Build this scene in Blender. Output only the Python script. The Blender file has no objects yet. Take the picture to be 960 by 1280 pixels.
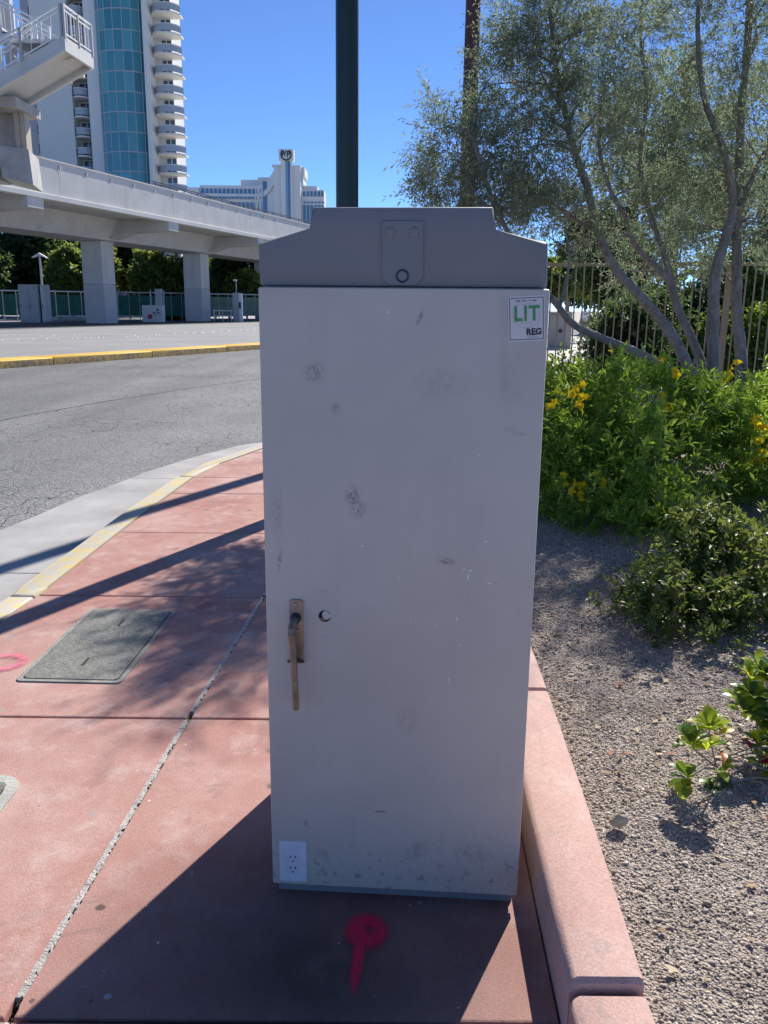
import bpy, bmesh, math, random
import numpy as np
from mathutils import Vector, Matrix

R = math.radians
random.seed(7)
rng = np.random.default_rng(11)
scene = bpy.context.scene
col = scene.collection

# ------------------------------------------------------------------ camera
FPX, HC = 1050.0, 1.53                       # focal length in photo pixels, eye height
_d = Vector((437 - 480, 4980 - 640, FPX)).normalized()      # straight down, in camera axes (x right, y down, z forward)
_up = -_d
_zf = Vector((0, 0, 1))
_Y = (_zf - _up * _zf.dot(_up)).normalized()
_X = _Y.cross(_up)
MW = Matrix((_X, _Y, _up))                   # camera axes -> world
cam_d = bpy.data.cameras.new('camera')
cam = bpy.data.objects.new('camera', cam_d)
col.objects.link(cam)
cam_d.sensor_fit = 'VERTICAL'
cam_d.sensor_height = 24
cam_d.lens = 24 * FPX / 1280
cam_d.clip_start = 0.05
cam_d.clip_end = 6000
_r, _u, _b = MW @ Vector((1, 0, 0)), MW @ Vector((0, -1, 0)), MW @ Vector((0, 0, -1))
cam.matrix_world = Matrix(((_r.x, _u.x, _b.x, 0), (_r.y, _u.y, _b.y, 0), (_r.z, _u.z, _b.z, HC), (0, 0, 0, 1)))
scene.camera = cam

# ------------------------------------------------------------------ sky, sun, exposure
SUN_EL, SUN_AZ = 40.0, 26.0                  # azimuth: degrees from +Y towards +X
w = bpy.data.worlds.new('World')
scene.world = w
w.use_nodes = True
wn = w.node_tree
for n in list(wn.nodes):
    wn.nodes.remove(n)
sky = wn.nodes.new('ShaderNodeTexSky')
sky.sky_type = 'NISHITA'
sky.sun_disc = False
sky.sun_elevation = R(SUN_EL)
sky.sun_rotation = R(SUN_AZ)
sky.altitude = 6500
sky.air_density = 1.0
sky.dust_density = 0.0
sky.ozone_density = 7.5
bg = wn.nodes.new('ShaderNodeBackground')
bg.inputs[1].default_value = 0.13
wo = wn.nodes.new('ShaderNodeOutputWorld')
wn.links.new(sky.outputs[0], bg.inputs[0])
wn.links.new(bg.outputs[0], wo.inputs[0])
sd = bpy.data.lights.new('sun', 'SUN')
sd.energy = 4.6
sd.angle = R(0.5)
sd.color = (1.0, 0.95, 0.87)
so = bpy.data.objects.new('sun', sd)
col.objects.link(so)
_s = Vector((math.sin(R(SUN_AZ)) * math.cos(R(SUN_EL)), math.cos(R(SUN_AZ)) * math.cos(R(SUN_EL)), math.sin(R(SUN_EL))))
so.rotation_euler = _s.to_track_quat('Z', 'Y').to_euler()
so.location = (6, 12, 14)
vs = scene.view_settings
vs.view_transform = 'Standard'
vs.look = 'None'
vs.gamma = 1.0
vs.exposure = 0.65
scene.cycles.max_bounces = 6
scene.cycles.transparent_max_bounces = 8

# ------------------------------------------------------------------ measuring helpers
def ray(px, py):
    return MW @ Vector((px - 480, py - 640, FPX))
def ground(px, py, z=0.0):                   # where a sight line meets a level plane
    r = ray(px, py)
    t = (z - HC) / r.z
    return Vector((r.x * t, r.y * t, z))
def at(px, py, Y):                           # where a sight line meets the plane at distance Y
    r = ray(px, py)
    t = Y / r.y
    return Vector((r.x * t, Y, r.z * t + HC))

# ------------------------------------------------------------------ object helpers
def tag(o, label=None, cat=None, group=None, kind=None):
    if label: o['label'] = label
    if cat: o['category'] = cat
    if group: o['group'] = group
    if kind: o['kind'] = kind
    return o
def empty(name, loc=(0, 0, 0), rz=0.0):
    o = bpy.data.objects.new(name, None)
    o.empty_display_size = 0.2
    col.objects.link(o)
    o.location = loc
    o.rotation_euler = (0, 0, rz)
    return o
def link(name, me, m=None, parent=None):
    o = bpy.data.objects.new(name, me)
    col.objects.link(o)
    if m is not None and not me.materials:
        me.materials.append(m)
    if parent is not None:
        o.parent = parent
    return o

class MB:
    """collects simple shapes in a bmesh, builds ONE mesh object"""
    def __init__(s):
        s.bm = bmesh.new()
    def box(s, c, size, rz=0.0, bevel=0.0, rot=None):
        g = bmesh.ops.create_cube(s.bm, size=1.0)
        vs_ = g['verts']
        m = Matrix.Translation(c) @ (rot.to_4x4() if rot else Matrix.Rotation(rz, 4, 'Z')) @ Matrix.Diagonal((*size, 1))
        bmesh.ops.transform(s.bm, matrix=m, verts=vs_)
        if bevel:
            es = list({e for v in vs_ for e in v.link_edges})
            bmesh.ops.bevel(s.bm, geom=es, offset=bevel, segments=2, affect='EDGES', profile=0.5)
        return s
    def box2(s, a, b, bevel=0.0):            # by two corners
        a, b = Vector(a), Vector(b)
        d = b - a
        return s.box((a + b) / 2, (abs(d.x), abs(d.y), abs(d.z)), bevel=bevel)
    def bar(s, a, b, wx, wz):                # square bar from a to b
        a, b = Vector(a), Vector(b)
        d = b - a
        q = d.to_track_quat('Y', 'Z').to_matrix()
        return s.box((a + b) / 2, (wx, d.length, wz), rot=q)
    def cyl(s, a, b, r0, r1=None, n=12, caps=True):
        a, b = Vector(a), Vector(b)
        d = b - a
        m = Matrix.Translation((a + b) / 2) @ d.to_track_quat('Z', 'Y').to_matrix().to_4x4()
        bmesh.ops.create_cone(s.bm, cap_ends=caps, segments=n, radius1=r0, radius2=r0 if r1 is None else r1, depth=d.length, matrix=m)
        return s
    def tube(s, pts, rad, n=8, caps=True, wob=0.0, seed=0):
        rr = random.Random(seed)
        pts = [Vector(p) for p in pts]
        rings = []
        up = Vector((0.31, 0.17, 0.93))
        for i, p in enumerate(pts):
            t = (pts[min(i + 1, len(pts) - 1)] - pts[max(i - 1, 0)]).normalized()
            u = up - t * up.dot(t)
            if u.length < 0.05:
                u = Vector((1, 0, 0)) - t * t.x
            u.normalize()
            up = u
            v = t.cross(u)
            r = rad[i] if hasattr(rad, '__len__') else rad
            rings.append([s.bm.verts.new(p + (u * math.cos(2 * math.pi * k / n) + v * math.sin(2 * math.pi * k / n)) * r * (1 + wob * rr.uniform(-1, 1))) for k in range(n)])
        for i in range(len(rings) - 1):
            for k in range(n):
                s.bm.faces.new((rings[i][k], rings[i][(k + 1) % n], rings[i + 1][(k + 1) % n], rings[i + 1][k]))
        if caps:
            s.bm.faces.new(rings[0][::-1])
            s.bm.faces.new(rings[-1])
        return s
    def prism(s, poly, vec, bevel=0.0, segs=2, top_only=False):  # polygon of 3D points swept along vec
        vec = Vector(vec)
        a = [s.bm.verts.new(Vector(p)) for p in poly]
        b = [s.bm.verts.new(Vector(p) + vec) for p in poly]
        n = len(a)
        fs = [s.bm.faces.new(a), s.bm.faces.new(b[::-1])]
        for i in range(n):
            fs.append(s.bm.faces.new((a[i], b[i], b[(i + 1) % n], a[(i + 1) % n])))
        if bevel:
            es = [e for e in fs[1].edges] if top_only else list({e for f in fs for e in f.edges})
            bmesh.ops.bevel(s.bm, geom=es, offset=bevel, segments=segs, affect='EDGES', profile=0.5)
        return s
    def quad(s, *p):
        s.bm.faces.new([s.bm.verts.new(Vector(q)) for q in p])
        return s
    def mesh(s, name, m=None, smooth=None):
        bmesh.ops.recalc_face_normals(s.bm, faces=s.bm.faces[:])
        me = bpy.data.meshes.new(name)
        if smooth is not None:
            for f in s.bm.faces:
                f.smooth = True
            for e in s.bm.edges:
                if len(e.link_faces) == 2 and e.calc_face_angle(0) > R(smooth):
                    e.smooth = False
        s.bm.to_mesh(me)
        s.bm.free()
        if m: me.materials.append(m)
        return me
    def build(s, name, m, parent=None, smooth=None):
        return link(name, s.mesh(name, m, smooth), None, parent)

def np_mesh(name, v, f, m):
    me = bpy.data.meshes.new(name)
    v = np.ascontiguousarray(v, dtype=np.float32).reshape(-1, 3)
    f = np.ascontiguousarray(f, dtype=np.int32)
    k = f.shape[1]
    me.vertices.add(len(v))
    me.vertices.foreach_set('co', v.ravel())
    me.loops.add(f.size)
    me.loops.foreach_set('vertex_index', f.ravel())
    me.polygons.add(len(f))
    me.polygons.foreach_set('loop_start', np.arange(0, f.size, k, dtype=np.int32))
    me.update(calc_edges=True)
    me.materials.append(m)
    return me

# ------------------------------------------------------------------ material helpers
class NT:
    def __init__(s, name):
        s.m = bpy.data.materials.new(name)
        s.m.use_nodes = True
        s.t = s.m.node_tree
        s.p = next(n for n in s.t.nodes if n.type == 'BSDF_PRINCIPLED')
        s.out = next(n for n in s.t.nodes if n.type == 'OUTPUT_MATERIAL')
        s.co = None
    def n(s, typ, **kw):
        x = s.t.nodes.new(typ)
        for k, v in kw.items():
            setattr(x, k, v)
        return x
    def l(s, a, b):
        s.t.links.new(a, b)
    def val(s, sock, v):
        if hasattr(v, 'is_output'):
            s.l(v, sock)
        else:
            sock.default_value = v
    def coord(s):
        if s.co is None:
            s.co = s.n('ShaderNodeTexCoord').outputs['Object']
        return s.co
    def noise(s, scale, detail=4, rough=0.55, vec=None, dist=0.0, stretch=None):
        x = s.n('ShaderNodeTexNoise')
        x.inputs['Scale'].default_value = scale
        x.inputs['Detail'].default_value = detail
        x.inputs['Roughness'].default_value = rough
        x.inputs['Distortion'].default_value = dist
        v = vec or s.coord()
        if stretch:
            mp = s.n('ShaderNodeMapping')
            mp.inputs['Scale'].default_value = stretch
            s.l(v, mp.inputs['Vector'])
            v = mp.outputs[0]
        s.l(v, x.inputs['Vector'])
        return x.outputs['Fac']
    def vor(s, scale, feature='F1', out='Distance', vec=None, rand=1.0):
        x = s.n('ShaderNodeTexVoronoi', feature=feature)
        x.inputs['Scale'].default_value = scale
        x.inputs['Randomness'].default_value = rand
        s.l(vec or s.coord(), x.inputs['Vector'])
        return x.outputs[out]
    def ramp(s, fac, stops, interp='LINEAR'):
        x = s.n('ShaderNodeValToRGB')
        x.color_ramp.interpolation = interp
        e = x.color_ramp.elements
        while len(e) < len(stops):
            e.new(0.5)
        for el, (p, c) in zip(e, stops):
            el.position = p
            el.color = (*c, 1) if hasattr(c, '__len__') else (c, c, c, 1)
        s.l(fac, x.inputs[0])
        return x.outputs[0]
    def mix(s, fac, a, b, blend='MIX'):
        x = s.n('ShaderNodeMix', data_type='RGBA', blend_type=blend)
        s.val(x.inputs[0], fac)
        for sock, v in ((x.inputs[6], a), (x.inputs[7], b)):
            if hasattr(v, 'is_output'):
                s.l(v, sock)
            else:
                sock.default_value = (*v, 1) if len(v) == 3 else v
        return x.outputs[2]
    def math(s, op, a, b=0.0, c=None, clamp=False):
        x = s.n('ShaderNodeMath', operation=op, use_clamp=clamp)
        s.val(x.inputs[0], a)
        s.val(x.inputs[1], b)
        if c is not None:
            s.val(x.inputs[2], c)
        return x.outputs[0]
    def bump(s, h, strength=0.3, dist=0.01, prev=None):
        x = s.n('ShaderNodeBump')
        x.inputs['Strength'].default_value = strength
        x.inputs['Distance'].default_value = dist
        s.l(h, x.inputs['Height'])
        if prev is not None:
            s.l(prev, x.inputs['Normal'])
        return x.outputs[0]
    def set(s, color=None, rough=None, metal=None, normal=None, spec=None):
        if color is not None:
            c = s.p.inputs['Base Color']
            if hasattr(color, 'is_output'): s.l(color, c)
            else: c.default_value = (*color, 1)
        for k, v in (('Roughness', rough), ('Metallic', metal), ('Specular IOR Level', spec)):
            if v is not None:
                s.val(s.p.inputs[k], v)
        if normal is not None:
            s.l(normal, s.p.inputs['Normal'])
        return s.m
    # soft-edged blot around (x, z or y) in object space: 1 inside, 0 outside
    def blot(s, ax, cx, cy, rx, ry, soft=0.6, ang=0.0, warp=0.0):
        if not hasattr(s, '_sep'):
            q = s.n('ShaderNodeSeparateXYZ')
            s.l(s.coord(), q.inputs[0])
            s._sep = q
        ox, oy = s._sep.outputs[ax[0]], s._sep.outputs[ax[1]]
        dx, dy = s.math('SUBTRACT', ox, cx), s.math('SUBTRACT', oy, cy)
        if ang:
            c, sn = math.cos(ang), math.sin(ang)
            a = s.math('ADD', s.math('MULTIPLY', dx, c), s.math('MULTIPLY', dy, sn))
            b = s.math('ADD', s.math('MULTIPLY', dx, -sn), s.math('MULTIPLY', dy, c))
            dx, dy = a, b
        dx, dy = s.math('DIVIDE', dx, rx), s.math('DIVIDE', dy, ry)
        r = s.math('SQRT', s.math('ADD', s.math('MULTIPLY', dx, dx), s.math('MULTIPLY', dy, dy)))
        mr = s.n('ShaderNodeMapRange')
        mr.inputs[1].default_value = 1.0 + soft * 0.5
        mr.inputs[2].default_value = 1.0 - soft
        mr.inputs[3].default_value = 0.0
        mr.inputs[4].default_value = 1.0
        s.l(r, mr.inputs[0])
        return mr.outputs[0]

def simple(name, color, rough=0.6, metal=0.0, var=0.12, scale=6.0, bump=0.0, bscale=60.0, spec=None, fine=0.06):
    t = NT(name)
    c = Vector(color)
    f = t.noise(scale, 5)
    cc = t.ramp(f, [(0.28, tuple(c * (1 - var))), (0.72, tuple(min(1, x * (1 + var)) for x in c))])
    if fine:
        g = t.noise(bscale * 2, 3)
        cc = t.mix(fine * 4, cc, t.ramp(g, [(0.3, 0.35), (0.7, 0.65)]), 'OVERLAY')
    nm = t.bump(t.noise(bscale, 4), bump, 0.01) if bump else None
    return t.set(cc, rough, metal, nm, spec)

def leaf_mat(name, stops, rough=0.42, trans=0.4, tcol=(0.25, 0.4, 0.05), spec=0.4):
    t = NT(name)
    g = t.n('ShaderNodeNewGeometry')
    c = t.ramp(g.outputs['Random Per Island'], stops)
    t.set(c, rough, spec=spec)
    tr = t.n('ShaderNodeBsdfTranslucent')
    tc = t.mix(0.55, c, tcol)
    t.l(tc, tr.inputs[0])
    mx = t.n('ShaderNodeMixShader')
    mx.inputs[0].default_value = trans
    t.l(t.p.outputs[0], mx.inputs[1])
    t.l(tr.outputs[0], mx.inputs[2])
    t.l(mx.outputs[0], t.out.inputs[0])
    return t.m

M = {}
# pink integral-colour concrete of the pavement
def concrete_pink(name, stain=1.0, gum=True, pale=0.0):
    t = NT(name)
    big = t.noise(1.1, 6, 0.65)
    c = t.ramp(big, [(0.28, (0.31, 0.135, 0.105)), (0.44, (0.40, 0.205, 0.170)), (0.58, (0.455, 0.270, 0.230)), (0.76, (0.55, 0.40, 0.35))])
    mid = t.noise(6.0, 7, 0.72)
    c = t.mix(t.ramp(mid, [(0.50, 0.0), (0.74, 0.62)]), c, (0.58, 0.46, 0.415))
    tro = t.noise(2.4, 5, 0.7, stretch=(5.0, 1.2, 1))
    c = t.mix(t.ramp(tro, [(0.54, 0.0), (0.78, 0.42)]), c, (0.40, 0.235, 0.205))
    c = t.mix(t.ramp(t.noise(3.4, 7, 0.75, dist=0.8), [(0.56, 0.0), (0.74, 0.62 * stain)]), c, (0.20, 0.145, 0.13))
    c = t.mix(t.ramp(t.noise(19.0, 5, 0.7), [(0.60, 0.0), (0.74, 0.45 * stain)]), c, (0.27, 0.19, 0.17))
    if pale:
        c = t.mix(pale, c, (0.66, 0.50, 0.44))
        c = t.mix(t.ramp(t.noise(5.0, 6, 0.75, dist=1.0), [(0.54, 0.0), (0.68, 0.75)]), c, (0.26, 0.235, 0.22))
        c = t.mix(t.ramp(t.noise(33.0, 6, 0.8), [(0.58, 0.0), (0.68, 0.6)]), c, (0.30, 0.22, 0.19))
    fine = t.noise(170.0, 3, 0.65)
    c = t.mix(0.38, c, t.ramp(fine, [(0.28, 0.25), (0.72, 0.75)]), 'OVERLAY')
    if gum:
        for sc_, thr, rad_, colr in ((5.5, 0.66, 0.14, (0.13, 0.11, 0.105)), (9.0, 0.80, 0.12, (0.34, 0.31, 0.30)), (23.0, 0.86, 0.11, (0.74, 0.70, 0.66)), (17.0, 0.86, 0.12, (0.05, 0.045, 0.045))):
            d = t.vor(sc_)
            on = t.ramp(t.vor(sc_, out='Color'), [(thr, 0.0), (thr + 0.02, 1.0)])
            wob = t.math('ADD', d, t.math('MULTIPLY', t.math('SUBTRACT', t.noise(sc_ * 5, 3), 0.5), 0.10))
            spot = t.math('MULTIPLY', t.ramp(wob, [(rad_ * 0.72, 1.0), (rad_ * 1.15, 0.0)]), on)
            c = t.mix(t.math('MULTIPLY', spot, 0.72), c, colr)
    h = t.math('ADD', t.math('MULTIPLY', fine, 0.7), t.math('MULTIPLY', mid, 1.0))
    t.set(c, 0.78, normal=t.bump(h, 0.45, 0.004), spec=0.3)
    return t, c
t_, c_ = concrete_pink('pink_concrete')
M['slab'] = t_.m
# slabs by the cabinet: stains and spots, its cast shade deepened in the colour
t_, c_ = concrete_pink('pink_concrete_shaded_stained', 1.5)
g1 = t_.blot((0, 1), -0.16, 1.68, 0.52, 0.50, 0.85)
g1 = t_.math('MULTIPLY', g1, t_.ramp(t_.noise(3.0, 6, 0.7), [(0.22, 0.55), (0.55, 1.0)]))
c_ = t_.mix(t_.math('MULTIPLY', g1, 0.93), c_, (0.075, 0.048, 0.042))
for sc_, thr, rad_, colr in ((13.0, 0.80, 0.13, (0.50, 0.46, 0.43)), (31.0, 0.86, 0.13, (0.68, 0.64, 0.60)), (6.0, 0.74, 0.15, (0.030, 0.026, 0.026)), (11.0, 0.80, 0.16, (0.025, 0.022, 0.022))):
    d = t_.vor(sc_)
    on = t_.ramp(t_.vor(sc_, out='Color'), [(thr, 0.0), (thr + 0.02, 1.0)])
    wob = t_.math('ADD', d, t_.math('MULTIPLY', t_.math('SUBTRACT', t_.noise(sc_ * 4, 4), 0.5), 0.14))
    c_ = t_.mix(t_.math('MULTIPLY', t_.math('MULTIPLY', t_.ramp(wob, [(rad_ * 0.7, 1.0), (rad_ * 1.1, 0.0)]), on), 0.75), c_, colr)
t_.set(c_)
M['slab_shaded_stained'] = t_.m
M['kerb_pink'] = concrete_pink('pink_kerb_concrete', 0.5, False, 0.36)[0].m
M['joint'] = simple('dark_joint', (0.035, 0.03, 0.03), 0.9)
M['mortar'] = simple('joint_mortar', (0.46, 0.42, 0.38), 0.9, var=0.3, scale=30, bump=0.8, bscale=120)
M['crumb'] = simple('black_joint_filler', (0.012, 0.012, 0.012), 0.8)

# asphalt: aggregate, cracks, darker wheel paths along the street
def asphalt(name, near=True):
    t = NT(name)
    c = t.ramp(t.noise(0.35, 5, 0.6), [(0.3, (0.205, 0.205, 0.205)), (0.7, (0.285, 0.285, 0.283))])
    mp = t.n('ShaderNodeMapping')
    mp.inputs['Rotation'].default_value = (0, 0, R(23))
    mp.inputs['Scale'].default_value = (0.55, 0.02, 1)
    t.l(t.coord(), mp.inputs[0])
    band = t.noise(1.0, 3, 0.5, vec=mp.outputs[0])
    c = t.mix(t.ramp(band, [(0.40, 0.0), (0.62, 0.55)]), c, (0.115, 0.115, 0.12))
    agg = t.vor(62.0, out='Color')
    c = t.mix(0.9, c, t.ramp(agg, [(0.0, 0.15), (0.5, 0.45), (0.92, 0.62), (1.0, 0.95)]), 'OVERLAY')
    hgt = t.vor(62.0)
    wv = t.n('ShaderNodeVectorMath', operation='ADD')
    nz = t.n('ShaderNodeTexNoise')
    nz.inputs['Scale'].default_value = 5.0
    t.l(t.coord(), nz.inputs['Vector'])
    sc = t.n('ShaderNodeVectorMath', operation='SCALE')
    sc.inputs[3].default_value = 0.10
    t.l(nz.outputs['Color'], sc.inputs[0])
    t.l(t.coord(), wv.inputs[0])
    t.l(sc.outputs[0], wv.inputs[1])
    cr = t.vor(3.2, 'DISTANCE_TO_EDGE', vec=wv.outputs[0])
    patch = t.ramp(t.noise(0.55, 3), [(0.47, 0.0), (0.58, 1.0)])
    crack = t.math('MULTIPLY', t.ramp(cr, [(0.0, 1.0), (0.014, 0.0)]), patch)
    c = t.mix(t.math('MULTIPLY', crack, 0.85), c, (0.02, 0.02, 0.02))
    hh = t.math('SUBTRACT', t.math('MULTIPLY', hgt, 0.6), t.math('MULTIPLY', crack, 1.2))
    return t.set(c, 0.82, normal=t.bump(hh, 1.0, 0.012), spec=0.25)
M['asphalt'] = asphalt('worn_asphalt')
M['far_asphalt'] = simple('far_asphalt', (0.25, 0.25, 0.248), 0.85, var=0.15, scale=0.3, bump=0.2, bscale=8)
M['gutter'] = simple('gutter_concrete', (0.36, 0.35, 0.335), 0.8, var=0.2, scale=2.2, bump=0.25, bscale=90)
M['ground'] = simple('pale_ground', (0.36, 0.34, 0.30), 0.9, var=0.2, scale=0.15, bump=0.2, bscale=4)

def yellow_paint(name, paint, under, wear):
    t = NT(name)
    f = t.math('ADD', t.noise(9.0, 6, 0.7), t.math('MULTIPLY', t.noise(1.1, 3), 0.35))
    k = t.ramp(f, [(wear - 0.07, 0.0), (wear + 0.09, 1.0)])
    c = t.mix(k, paint, under)
    c = t.mix(t.ramp(t.noise(2.3, 5, 0.7), [(0.58, 0.0), (0.8, 0.5)]), c, (0.18, 0.15, 0.11))
    return t.set(c, 0.7, normal=t.bump(t.noise(60, 4), 0.3, 0.006))
M['kerb_yellow'] = yellow_paint('faded_yellow_kerb_paint', (0.60, 0.47, 0.19), (0.50, 0.46, 0.39), 0.64)
M['median_yellow'] = yellow_paint('median_yellow_paint', (0.66, 0.40, 0.045), (0.45, 0.36, 0.2), 0.80)
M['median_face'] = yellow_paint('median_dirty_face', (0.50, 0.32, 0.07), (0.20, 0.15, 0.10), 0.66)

# gravel
t = NT('gravel_bed')
c = t.ramp(t.vor(120, out='Color'), [(0.0, (0.20, 0.16, 0.13)), (0.5, (0.34, 0.28, 0.235)), (1.0, (0.48, 0.41, 0.35))])
M['bed'] = t.set(c, 0.9, normal=t.bump(t.vor(120), 0.9, 0.01))
t = NT('gravel_stone')
g = t.n('ShaderNodeNewGeometry')
c = t.ramp(g.outputs['Random Per Island'], [(0.0, (0.24, 0.19, 0.155)), (0.35, (0.38, 0.31, 0.255)), (0.75, (0.50, 0.42, 0.35)), (0.94, (0.60, 0.52, 0.45)), (1.0, (0.76, 0.71, 0.64))])
c = t.mix(t.ramp(t.noise(2.6, 5, 0.7, dist=0.5), [(0.42, 0.0), (0.66, 0.55)]), c, (0.58, 0.52, 0.46))
c = t.mix(t.ramp(t.noise(1.9, 5, 0.65), [(0.54, 0.0), (0.72, 0.5)]), c, (0.20, 0.165, 0.14))
M['gravel'] = t.set(c, 0.85, spec=0.3)
M['rock'] = simple('tan_rock', (0.40, 0.34, 0.24), 0.85, var=0.35, scale=18, bump=0.6, bscale=50)

# cabinet paints (object space of the door: x right, z up)
M['leaf_olive'] = leaf_mat('olive_leaf', [(0, (0.11, 0.145, 0.10)), (0.5, (0.19, 0.235, 0.165)), (0.8, (0.28, 0.32, 0.25)), (1, (0.42, 0.45, 0.37))], 0.55, 0.5, (0.36, 0.46, 0.22), 0.35)
M['leaf_tecoma'] = leaf_mat('yellow_bell_leaf', [(0, (0.07, 0.16, 0.03)), (0.6, (0.16, 0.29, 0.05)), (1, (0.32, 0.44, 0.08))], 0.42, 0.55, (0.60, 0.80, 0.07))
M['leaf_hedge'] = leaf_mat('hedge_leaf', [(0, (0.03, 0.075, 0.02)), (0.7, (0.06, 0.13, 0.03)), (1, (0.14, 0.22, 0.05))], 0.34, 0.45, (0.45, 0.62, 0.06))
M['leaf_haw'] = leaf_mat('hawthorn_leaf', [(0, (0.05, 0.09, 0.03)), (0.5, (0.09, 0.14, 0.045)), (0.85, (0.15, 0.19, 0.06)), (0.95, (0.17, 0.08, 0.045)), (1, (0.22, 0.2, 0.06))], 0.40, 0.42, (0.42, 0.52, 0.08), 0.35)
M['leaf_far'] = leaf_mat('far_tree_leaf', [(0, (0.04, 0.08, 0.025)), (0.6, (0.09, 0.15, 0.045)), (1, (0.17, 0.22, 0.06))], 0.5, 0.5, (0.50, 0.60, 0.12))
M['leaf_dark'] = leaf_mat('dark_tree_leaf', [(0, (0.022, 0.05, 0.022)), (0.6, (0.05, 0.09, 0.036)), (1, (0.09, 0.13, 0.045))], 0.5, 0.4, (0.22, 0.36, 0.08))
M['petal'] = leaf_mat('yellow_petal', [(0, (0.80, 0.48, 0.01)), (1, (0.88, 0.66, 0.02))], 0.5, 0.45, (0.95, 0.75, 0.02), 0.3)
t = NT('olive_bark')
f = t.noise(14, 7, 0.75, stretch=(1, 1, 0.35), dist=0.6)
g2 = t.noise(26, 4, 0.7, stretch=(0.3, 0.3, 1.6))
hh_ = t.math('ADD', f, t.math('MULTIPLY', g2, 0.7))
c = t.ramp(f, [(0.30, (0.13, 0.115, 0.105)), (0.52, (0.27, 0.245, 0.225)), (0.75, (0.42, 0.39, 0.36))])
c = t.mix(t.ramp(g2, [(0.55, 0.0), (0.75, 0.55)]), c, (0.14, 0.125, 0.115))
M['bark'] = t.set(c, 0.88, normal=t.bump(hh_, 1.0, 0.03))
M['twig'] = simple('pale_twig', (0.26, 0.22, 0.18), 0.8)
M['fence_tan'] = simple('tan_fence_paint', (0.34, 0.25, 0.15), 0.5, var=0.12, scale=5)
M['pole_green'] = simple('dark_green_pole_paint', (0.010, 0.030, 0.030), 0.38, var=0.2, scale=3, spec=0.4)
M['pole_brown'] = simple('brown_weathered_pole_paint', (0.085, 0.030, 0.020), 0.6, var=0.35, scale=5)
t = NT('overpass_concrete')
c = t.ramp(t.noise(0.5, 6, 0.65), [(0.3, (0.52, 0.505, 0.48)), (0.7, (0.63, 0.61, 0.58))])
c = t.mix(t.ramp(t.noise(1.6, 6, 0.7, stretch=(1, 1, 0.10)), [(0.52, 0.0), (0.76, 0.5)]), c, (0.33, 0.315, 0.295))
c = t.mix(t.ramp(t.noise(0.8, 7, 0.75), [(0.60, 0.0), (0.76, 0.4)]), c, (0.38, 0.36, 0.335))
M['over'] = t.set(c, 0.85, normal=t.bump(t.noise(3, 5), 0.2, 0.02))
M['over_cope'] = simple('overpass_coping', (0.60, 0.585, 0.55), 0.8, var=0.08, scale=0.5)
M['pier_low'] = simple('pier_fresh_paint', (0.50, 0.48, 0.47), 0.8, var=0.05, scale=1)
M['dark_metal'] = simple('dark_metal', (0.03, 0.032, 0.035), 0.5)
M['white_metal'] = simple('white_rail_paint', (0.72, 0.72, 0.70), 0.5, var=0.05)
M['stair_conc'] = simple('stair_concrete', (0.56, 0.55, 0.53), 0.8, var=0.1, scale=1)
M['block_conc'] = simple('grey_block_concrete', (0.38, 0.365, 0.35), 0.85, var=0.18, scale=2, bump=0.3, bscale=15)
M['col_tan'] = simple('tan_column', (0.42, 0.36, 0.29), 0.7, var=0.1)
M['tower'] = simple('tower_stucco', (0.64, 0.63, 0.60), 0.75, var=0.03, scale=0.2, fine=0.0)
M['tower_trim'] = simple('tower_trim', (0.70, 0.69, 0.66), 0.7, var=0.03, scale=0.2, fine=0.0)
t = NT('tower_glass')
oi = t.n('ShaderNodeObjectInfo')
M['tglass'] = t.set(t.ramp(oi.outputs['Random'], [(0, (0.03, 0.19, 0.22)), (0.5, (0.05, 0.25, 0.28)), (1, (0.09, 0.33, 0.34))]), 0.10, normal=t.bump(t.noise(0.4, 2), 0.08, 0.3), spec=0.9)
M['dark_glass'] = simple('dark_window_glass', (0.03, 0.07, 0.09), 0.12, var=0.3, scale=1.5, spec=0.8, fine=0)
M['rail_glass'] = simple('blue_balcony_glass', (0.36, 0.39, 0.42), 0.2, var=0.1, fine=0)
M['hotel'] = simple('hotel_white', (0.66, 0.66, 0.66), 0.7, var=0.03, scale=0.05, fine=0)
M['hotel_glass'] = simple('hotel_blue_glass', (0.06, 0.15, 0.27), 0.15, var=0.15, scale=0.1, spec=0.8, fine=0)
M['hotel_stripe'] = simple('hotel_blue_stripe', (0.16, 0.33, 0.47), 0.3, var=0.1, scale=0.1, fine=0)
M['screen_green'] = simple('green_fence_screen', (0.022, 0.115, 0.085), 0.8, var=0.25, scale=0.8)
M['screen_pale'] = simple('pale_green_fence_screen', (0.14, 0.21, 0.15), 0.8, var=0.2, scale=0.8)
M['galv'] = simple('galvanised_steel', (0.42, 0.42, 0.42), 0.5, metal=0.3, var=0.1)
M['box_grey'] = simple('grey_equipment_paint', (0.40, 0.40, 0.41), 0.6, var=0.12, scale=1)
M['box_white'] = simple('white_box_paint', (0.62, 0.61, 0.59), 0.7, var=0.12, scale=2)
M['box_beige'] = simple('beige_box_paint', (0.36, 0.32, 0.28), 0.65, var=0.1, scale=2)
M['sign_red'] = simple('red_sign', (0.45, 0.04, 0.03), 0.5)
M['bollard'] = simple('yellow_bollard', (0.62, 0.48, 0.08), 0.5)
M['marker'] = simple('white_ceramic_marker', (0.75, 0.75, 0.72), 0.35)
M['skin'] = simple('skin', (0.42, 0.25, 0.17), 0.6)
M['cloth_white'] = simple('white_cloth', (0.74, 0.74, 0.76), 0.9)
M['cloth_grey'] = simple('grey_cloth', (0.25, 0.26, 0.30), 0.9)
M['cloth_dark'] = simple('dark_cloth', (0.012, 0.030, 0.030), 0.9)
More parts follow.
